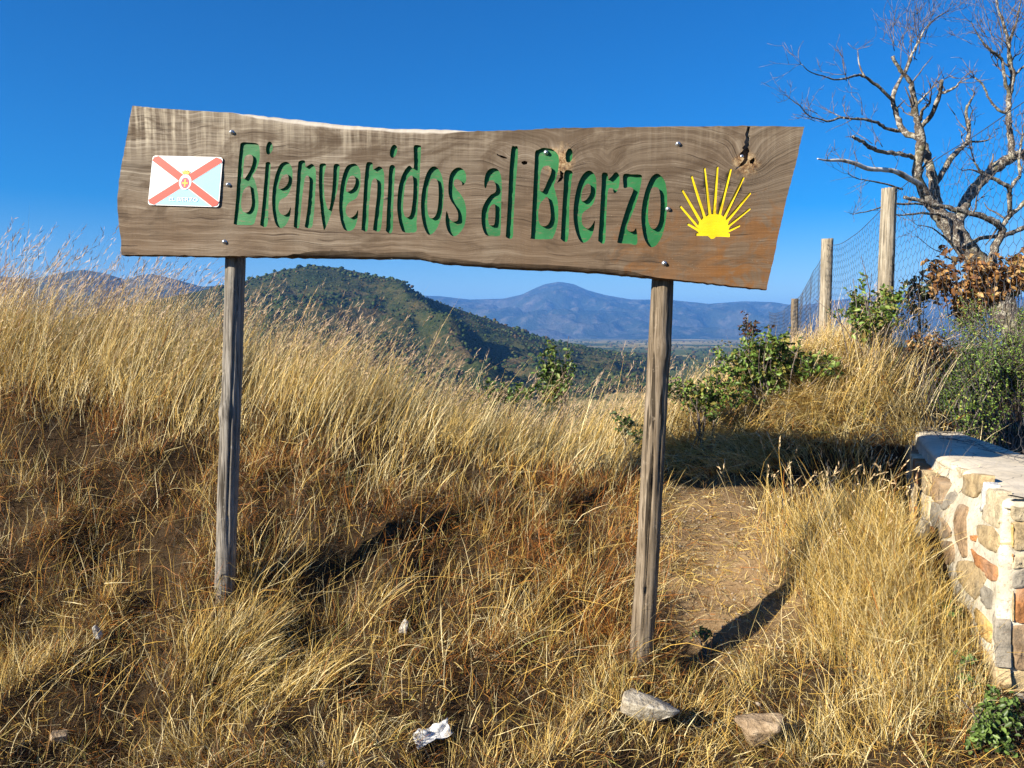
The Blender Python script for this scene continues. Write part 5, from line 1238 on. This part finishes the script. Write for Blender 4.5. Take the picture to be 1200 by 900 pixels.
# --- clumps in front
g = Grass(3, .74)
def fore_den(x, y): return np.clip(1 - hollow(x, y) * 13, .03, 1) * (.12 + .88 * sstep(-.5, .3, fbm(x * 2.4, y * 2.4, 60, 3))) * (1 - np.clip(bare(x, y) * 1.2, 0, .95))
P, cid = scatter(80000, -2.7, 2.25, 2.35, 4.0, r, fore_den, 34, .06)
n_ = len(P); L = r.uniform(.035, .115, n_) * (.7 + .6 * sstep(-.4, .5, fbm(P[:, 0] * 3, P[:, 1] * 3, 61, 2)))
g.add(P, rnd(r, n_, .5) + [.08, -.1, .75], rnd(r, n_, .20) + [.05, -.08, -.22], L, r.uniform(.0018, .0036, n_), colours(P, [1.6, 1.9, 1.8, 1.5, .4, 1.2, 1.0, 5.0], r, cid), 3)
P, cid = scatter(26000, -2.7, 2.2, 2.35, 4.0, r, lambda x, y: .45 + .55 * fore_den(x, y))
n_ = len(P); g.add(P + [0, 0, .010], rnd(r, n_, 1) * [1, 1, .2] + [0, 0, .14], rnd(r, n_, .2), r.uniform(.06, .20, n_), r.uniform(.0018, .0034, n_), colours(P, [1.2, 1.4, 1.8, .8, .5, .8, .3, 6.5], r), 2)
tuft = [(262, 790, 3.62, 1900, .185, .13, (.42, -.05)), (345, 800, 3.55, 700, .17, .10, (.4, 0)), (300, 770, 3.75, 700, .20, .09, (.5, 0)), (60, 760, 3.7, 400, .18, .12, (.1, 0)), (230, 860, 3.25, 600, .13, .14, (-.2, -.1)), (400, 870, 3.15, 600, .14, .12, (.1, -.1)), (300, 660, 4.1, 250, .34, .10, (.35, 0)),
        (520, 890, 3.1, 500, .12, .14, (-.1, 0)), (660, 860, 3.2, 700, .13, .15, (.2, 0)), (700, 800, 3.5, 700, .14, .12, (-.2, -.1)), (800, 860, 3.2, 600, .12, .13, (.3, -.1)), (820, 795, 3.52, 300, .14, .08, (.3, 0)), (690, 690, 4.2, 400, .18, .14, (.2, 0)),
        (10, 800, 3.5, 400, .20, .10, (.1, 0)), (930, 860, 3.2, 600, .17, .16, (-.2, -.1)), (1010, 850, 3.2, 600, .17, .14, (-.3, -.1)), (880, 800, 3.6, 300, .14, .12, (-.3, 0)), (410, 700, 4.0, 200, .26, .12, (.25, 0)), (600, 720, 4.0, 200, .24, .12, (.2, 0))]
for (px, py, D, m_, L0, rad, ln) in tuft:
    m_ = int(m_ * .62)
    c0 = at(px, py, D); x = c0[0] + r.normal(0, rad, m_); y = D + r.normal(0, rad * .7, m_); P = np.stack([x, y, height(x, y) - .01], -1)
    L = L0 * r.uniform(.55, 1.45, m_); out = (P - c0) * [1, 1, 0] / rad
    g.add(P, rnd(r, m_, .22) + out * .22 + [ln[0], ln[1], 1], rnd(r, m_, .10) + out * .08 + [ln[0] * .3, -.05, -.14], L, r.uniform(.0020, .0038, m_), colours(P, [4.6, 3.2, 1.0, .3, .5, 4.4, .3, .9], r, None, .4), 4)
P, cid = scatter(2200, -2.5, 2.0, 2.5, 3.9, r)
n_ = len(P); g.add(P, rnd(r, n_, .7) + [.1, -.1, .7], rnd(r, n_, .12) + [0, 0, -.2], r.uniform(.10, .28, n_), r.uniform(.0024, .0040, n_), colours(P, [5, 3, .6, .4, 1.2, 3, 0], r), 5)
g.build("foreground_grass", "matted yellow grass clumps in front of the signposts")
# --- thick clump by the wall and seeding stalks above it
g = Grass(4, .82)
def right_den(x, y):
    return np.clip(np.exp(-(((x - 1.84) / .30) ** 2 + ((y - 4.0) / .60) ** 2)) * 1.25 + .02, 0, 1) * (1 - np.clip(bare(x, y) * 1.3, 0, 1))
P, cid = scatter(46000, 1.05, 2.12, 3.2, 5.35, r, right_den, 40, .05)
P = P[P[:, 0] < np.interp(P[:, 1], wl[:, 1], wl[:, 0]) - .02]; n_ = len(P)
L = r.uniform(.16, .50, n_) * (.62 + .5 * np.exp(-(((P[:, 0] - 1.85) / .3) ** 2 + ((P[:, 1] - 4.1) / .5) ** 2)))
g.add(P, rnd(r, n_, .24) + [-.10, -.10, 1], rnd(r, n_, .14) + [-.10, -.12, -.18], L, r.uniform(.002, .0040, n_), colours(P, [5.0, 3.4, 1.0, .4, .5, 4.2, .2, .8], r, None, .8), 4)
P, cid = scatter(240, 1.35, 2.4, 4.1, 5.2, r); P = P[P[:, 0] < np.interp(P[:, 1], wl[:, 1], wl[:, 0]) - .03]; n_ = len(P)
d = rnd(r, n_, .26) + [.05, -.05, 1]; bd_ = rnd(r, n_, .14) + [.08, 0, -.15]; L = r.uniform(.34, .62, n_)
tip = g.add(P, d, bd_, L, r.uniform(.0022, .0034, n_), colours(P, [4, 3, 1, .8, 2, 3, 0], r), 5); k = r.random(n_) < .45; g.heads(tip[k], (d + 2 * bd_)[k], 6, L[k] * .15, .0034, np.array([.62, .46, .26]) * r.uniform(.8, 1.2, (k.sum(), 1)))
g.build("wallside_grass", "thick upright straw clump growing beside the stone wall")
# --- mound under the fence: long wind-laid grass hanging forwards
g = Grass(5)
def mound_den(x, y): return (1 - sstep(2.95, 3.25, x)) * sstep(5.6, 5.85, y + .10 * fbm(x * 3, y * 0, 71, 2)) * (1 - .7 * sstep(7.3, 8.6, y)) * (.45 + .55 * sstep(-.5, .3, fbm(x * 1.8, y * 1.8, 70, 2)))
P, cid = scatter(62000, 1.15, 3.75, 5.5, 8.4, r, mound_den, 40, .06)
mfac = lambda P: np.interp(project(P)[0], [780, 860, 950, 1000, 1040], [.75, .60, .55, .85, 1.0])
n_ = len(P); L = r.uniform(.22, .56, n_) * (.35 + .65 * mfac(P)); lay = sstep(-.35, .35, fbm(P[:, 0] * 1.1, P[:, 1] * 1.1, 73, 2))[:, None]
lean = lay * np.array([-.45, -.5, .8]) + (1 - lay) * np.array([.18, -.2, 1.0])
g.add(P, rnd(r, n_, .20) + lean, rnd(r, n_, .16) + lay * np.array([-.25, -.2, -.42]) + (1 - lay) * np.array([.12, -.1, -.2]), L, r.uniform(.0024, .0044, n_), colours(P, [5, 3.6, 1.1, .7, .6, 4.2, .4, .8], r, cid), 4)
P, cid = scatter(3800, 1.3, 3.7, 5.9, 7.6, r, mound_den, 8, .05)
n_ = len(P); d = rnd(r, n_, .16) + [.16, -.05, 1]; bd_ = rnd(r, n_, .1) + [.14, 0, -.1]; L = r.uniform(.42, .82, n_) * mfac(P)
tip = g.add(P, d, bd_, L, r.uniform(.0024, .0038, n_), colours(P, [6, 3, .6, .4, .8, 3.4, .1], r), 4); k = r.random(n_) < .5; g.heads(tip[k], (d + 2 * bd_)[k], 5, L[k] * .15, .0022, np.array([.50, .37, .22]) * r.uniform(.7, 1.3, (k.sum(), 1)))
P, cid = scatter(4500, 2.4, 4.6, 7.0, 15.5, r, lambda x, y: 1 - sstep(-.2, .5, x - np.interp(y, FP[:, 1], FP[:, 0])))                                 # rough grass running on under the fence
n_ = len(P); g.add(P, rnd(r, n_, .2) + [.15, 0, 1], rnd(r, n_, .15) + [.15, 0, -.15], r.uniform(.2, .48, n_), r.uniform(.003, .006, n_), colours(P, [5, 3, .6, .3, 1, 3, .5], r), 3)
g.build("mound_grass", "long wind-laid straw grass on the mound below the fence")
# --- sparse litter on the trodden earth
g = Grass(6)
P, cid = scatter(17000, .55, 1.9, 3.7, 5.6, r, lambda x, y: np.clip(bare(x, y) + .15, 0, 1) * (.25 + .75 * sstep(-.3, .4, fbm(x * 4, y * 4, 80, 2))))
n_ = len(P); g.add(P + [0, 0, .010], rnd(r, n_, 1) * [1, 1, .15] + [0, 0, .10], rnd(r, n_, .15), r.uniform(.03, .13, n_), r.uniform(.0016, .0032, n_), colours(P, [4, 3, 2, .8, 1.4, 2, .3], r), 2)
P, cid = scatter(5600, .6, 1.9, 3.7, 5.6, r, lambda x, y: .25 + .3 * sstep(.1, .5, fbm(x * 3, y * 3, 82, 2)), 14, .03)
n_ = len(P); g.add(P, rnd(r, n_, .5) + [0, -.1, .8], rnd(r, n_, .3) + [0, 0, -.3], r.uniform(.04, .12, n_), r.uniform(.0016, .003, n_), colours(P, [3, 3, 1.4, .6, 1.4, 1, 1.8], r), 3)
P, cid = scatter(2600, .45, 2.0, 3.3, 5.7, r, lambda x, y: np.clip(bare(x, y) + .2, 0, 1)); n_ = len(P)   # grit and small gravel
V0, T0 = ico(1); S_ = (r.random(n_) ** 3 * .011 + .002)[:, None, None]
Vp = V0[None] * (1 + r.uniform(-.3, .3, (n_, len(V0), 1))) * S_ * [1, 1, .7] + P[:, None, :] + [0, 0, .008]
g.b.add(Vp.reshape(-1, 3), None, (T0[None] + (np.arange(n_) * len(V0))[:, None, None]).reshape(-1, 3), np.repeat(np.array([(.36, .29, .20), (.25, .18, .11), (.33, .28, .21), (.30, .22, .15)])[r.integers(4, size=n_)] * r.uniform(.7, 1.2, (n_, 1)), len(V0), 0))
g.build("path_litter", "short dry stubble, straw litter and grit on the bare path")
# --- rough grass carrying on to both sides and towards the road
g = Grass(7)
def side_den(x, y): return (.3 + .7 * sstep(-.4, .4, fbm(x * 1.8, y * 1.8, 91, 2))) * np.where((np.abs(x) < 2.4) & (y > 2.4), 0, 1) * np.where((x < -2.4) & (y > 3.6), 0, 1)
P, cid = scatter(30000, -5.2, 7.0, 1.2, 7.6, r, side_den, 30, .07)
n_ = len(P); g.add(P, rnd(r, n_, .4) + [.1, -.1, .85], rnd(r, n_, .18) + [.05, -.05, -.2], r.uniform(.08, .30, n_), r.uniform(.0026, .0046, n_), colours(P, [4, 3, 1.4, .6, .8, 2.6, .5, 1.6], r, cid), 3)
g.build("verge_grass", "short dry grass on the verge beyond the wall")
# ------------------------------------------------------------------ loose stones and scraps
def mk_rock(name, c0, c1, c2):
    m = N(name); p = m.obj(); a = m.noise(p, 14, 5, .65); b = m.noise(p, 60, 4, .7)
    col = m.ramp(a, [(.3, c0), (.5, c1), (.7, c2)]); col = m.mix(m.ramp(b, [(.35, (.7, .7, .7)), (.5, (0, 0, 0))]), col, c0)
    m.bsdf(col, .92, .12, m.bump(m.math('ADD', a, b), .9, .012)); return m.m
M['rock_pale'] = mk_rock("pale_rock", (.20, .16, .11), (.42, .37, .28), (.60, .56, .47)); M['rock_tan'] = mk_rock("tan_rock", (.16, .11, .065), (.34, .245, .15), (.46, .36, .24)); M['rock_quartz'] = mk_rock("quartz_rock", (.22, .20, .17), (.42, .40, .36), (.56, .54, .50))
def rock(name, label, px, py, D, sx, sy, sz, mat, seed, rz=0.0, lift=.35, sub=4):
    """A broken stone: a sphere cut by random planes, with a rough skin."""
    V, T = ico(sub); r = np.random.default_rng(seed); V = V.copy()
    for k in range(15):
        nn = r.normal(0, 1, 3); nn /= np.linalg.norm(nn); d = r.uniform(.34, .72); s_ = V @ nn; V = V - np.maximum(s_ - d, 0)[:, None] * nn
    V = V * (1 + .05 * fbm(V[:, 0] * 3 + seed, V[:, 1] * 3 + V[:, 2] * 2, seed, 4))[:, None] * [sx, sy, sz]
    c = at(px, py, D); z = float(height(c[0], c[1]))
    o = link(name, mesh_np(name, V, tris=T, smooth=False), M[mat]); o.location = (c[0], D, z + sz * lift); o.rotation_euler = (r.normal(0, .15), r.normal(0, .15), rz)
    return tag(o, label, "stone")
rock("loose_stone", "long pale stone half buried in straw at the brown post's foot", 753, 826, 3.27, .215, .10, .095, 'rock_pale', 5, .05, .85)
rock("loose_stone", "squat tan stone with a flat face below the trampled path", 888, 860, 3.24, .125, .105, .13, 'rock_tan', 8, .3, .70)
rock("loose_stone", "small whitish upright stone on the tangled bank between the posts", 473, 722, 3.82, .034, .03, .075, 'rock_quartz', 11, .2, 1.1)
rock("loose_stone", "small brown stone in the shaded hollow below the grey post", 72, 862, 3.25, .045, .04, .045, 'rock_tan', 14, .2, 1.2)
rock("loose_stone", "little cream pebble among short grass near the white scrap", 378, 893, 3.1, .036, .03, .032, 'rock_pale', 16, .2, .9)
rock("loose_stone", "white quartz lump lying in the grass left of the grey post", 116, 742, 3.72, .034, .03, .050, 'rock_quartz', 17, .4, 1.5)
rock("loose_stone", "rough rubble stone fallen at the shaded base of the wall", 1078, 668, 4.3, .07, .07, .08, 'rock_pale', 19, .2, .6)
rock("loose_stone", "whitish mortar chunk fallen beside the wall's rounded end", 1088, 592, 4.55, .05, .05, .05, 'rock_pale', 23, .7, .6)
# crumpled paper scrap
def mk_paper():
    m = N("white_paper"); a = m.noise(m.obj(), 30, 3); m.bsdf(m.ramp(a, [(.3, (.45, .44, .41)), (.7, (.74, .74, .72))]), .7, .2); return m.m
M['paper'] = mk_paper()
c = at(506, 873, 3.22); z = float(height(c[0], c[1])); u = np.linspace(-1, 1, 12); UU, WW = np.meshgrid(u, u)
zz_ = .020 * fbm(UU * 1.6, WW * 1.6, 90, 3) + .012 * np.abs(fbm(UU * 3, WW * 3, 93, 2)) + .012 * UU
V = np.stack([UU * .075 + .008 * fbm(WW * 2, UU, 3), WW * .035 + .006 * fbm(UU * 2, WW, 5), zz_], -1).reshape(-1, 3)
i_ = np.arange(11)[:, None] * 12 + np.arange(11)[None]
o = link("paper_scrap", mesh_np("paper_scrap", V, quads=np.stack([i_, i_ + 1, i_ + 13, i_ + 12], -1).reshape(-1, 4)), M['paper']); o.location = (c[0], c[1], z + .055); o.rotation_euler = (.5, -.15, .5)
o.modifiers.new("thickness", 'SOLIDIFY').thickness = .0012
tag(o, "crumpled white paper scrap caught in the short grass", "litter")
# ------------------------------------------------------------------ haze
hz = bpy.data.materials.new("haze"); hz.use_nodes = True; ht = hz.node_tree; ht.nodes.clear()
ho = ht.nodes.new("ShaderNodeOutputMaterial"); hv = ht.nodes.new("ShaderNodeVolumePrincipled")
hv.inputs['Color'].default_value = (.13, .40, 1.0, 1); hv.inputs['Density'].default_value = 1.3e-4; hv.inputs['Anisotropy'].default_value = 0.0
ht.links.new(hv.outputs[0], ho.inputs['Volume'])
hx, hy0, hy1, hz0, hz1 = 11500.0, -6500.0, 12500.0, -60.0, 480.0
HV = [(x, y, z) for z in (hz0, hz1) for x, y in ((-hx, hy0), (hx, hy0), (hx, hy1), (-hx, hy1))]
tag(link("haze", mesh_np("haze", HV, faces=[(3, 2, 1, 0), (4, 5, 6, 7), (0, 1, 5, 4), (1, 2, 6, 5), (2, 3, 7, 6), (3, 0, 4, 7)]), hz), "thin blue haze over the valley and far mountain", "haze", kind="stuff")
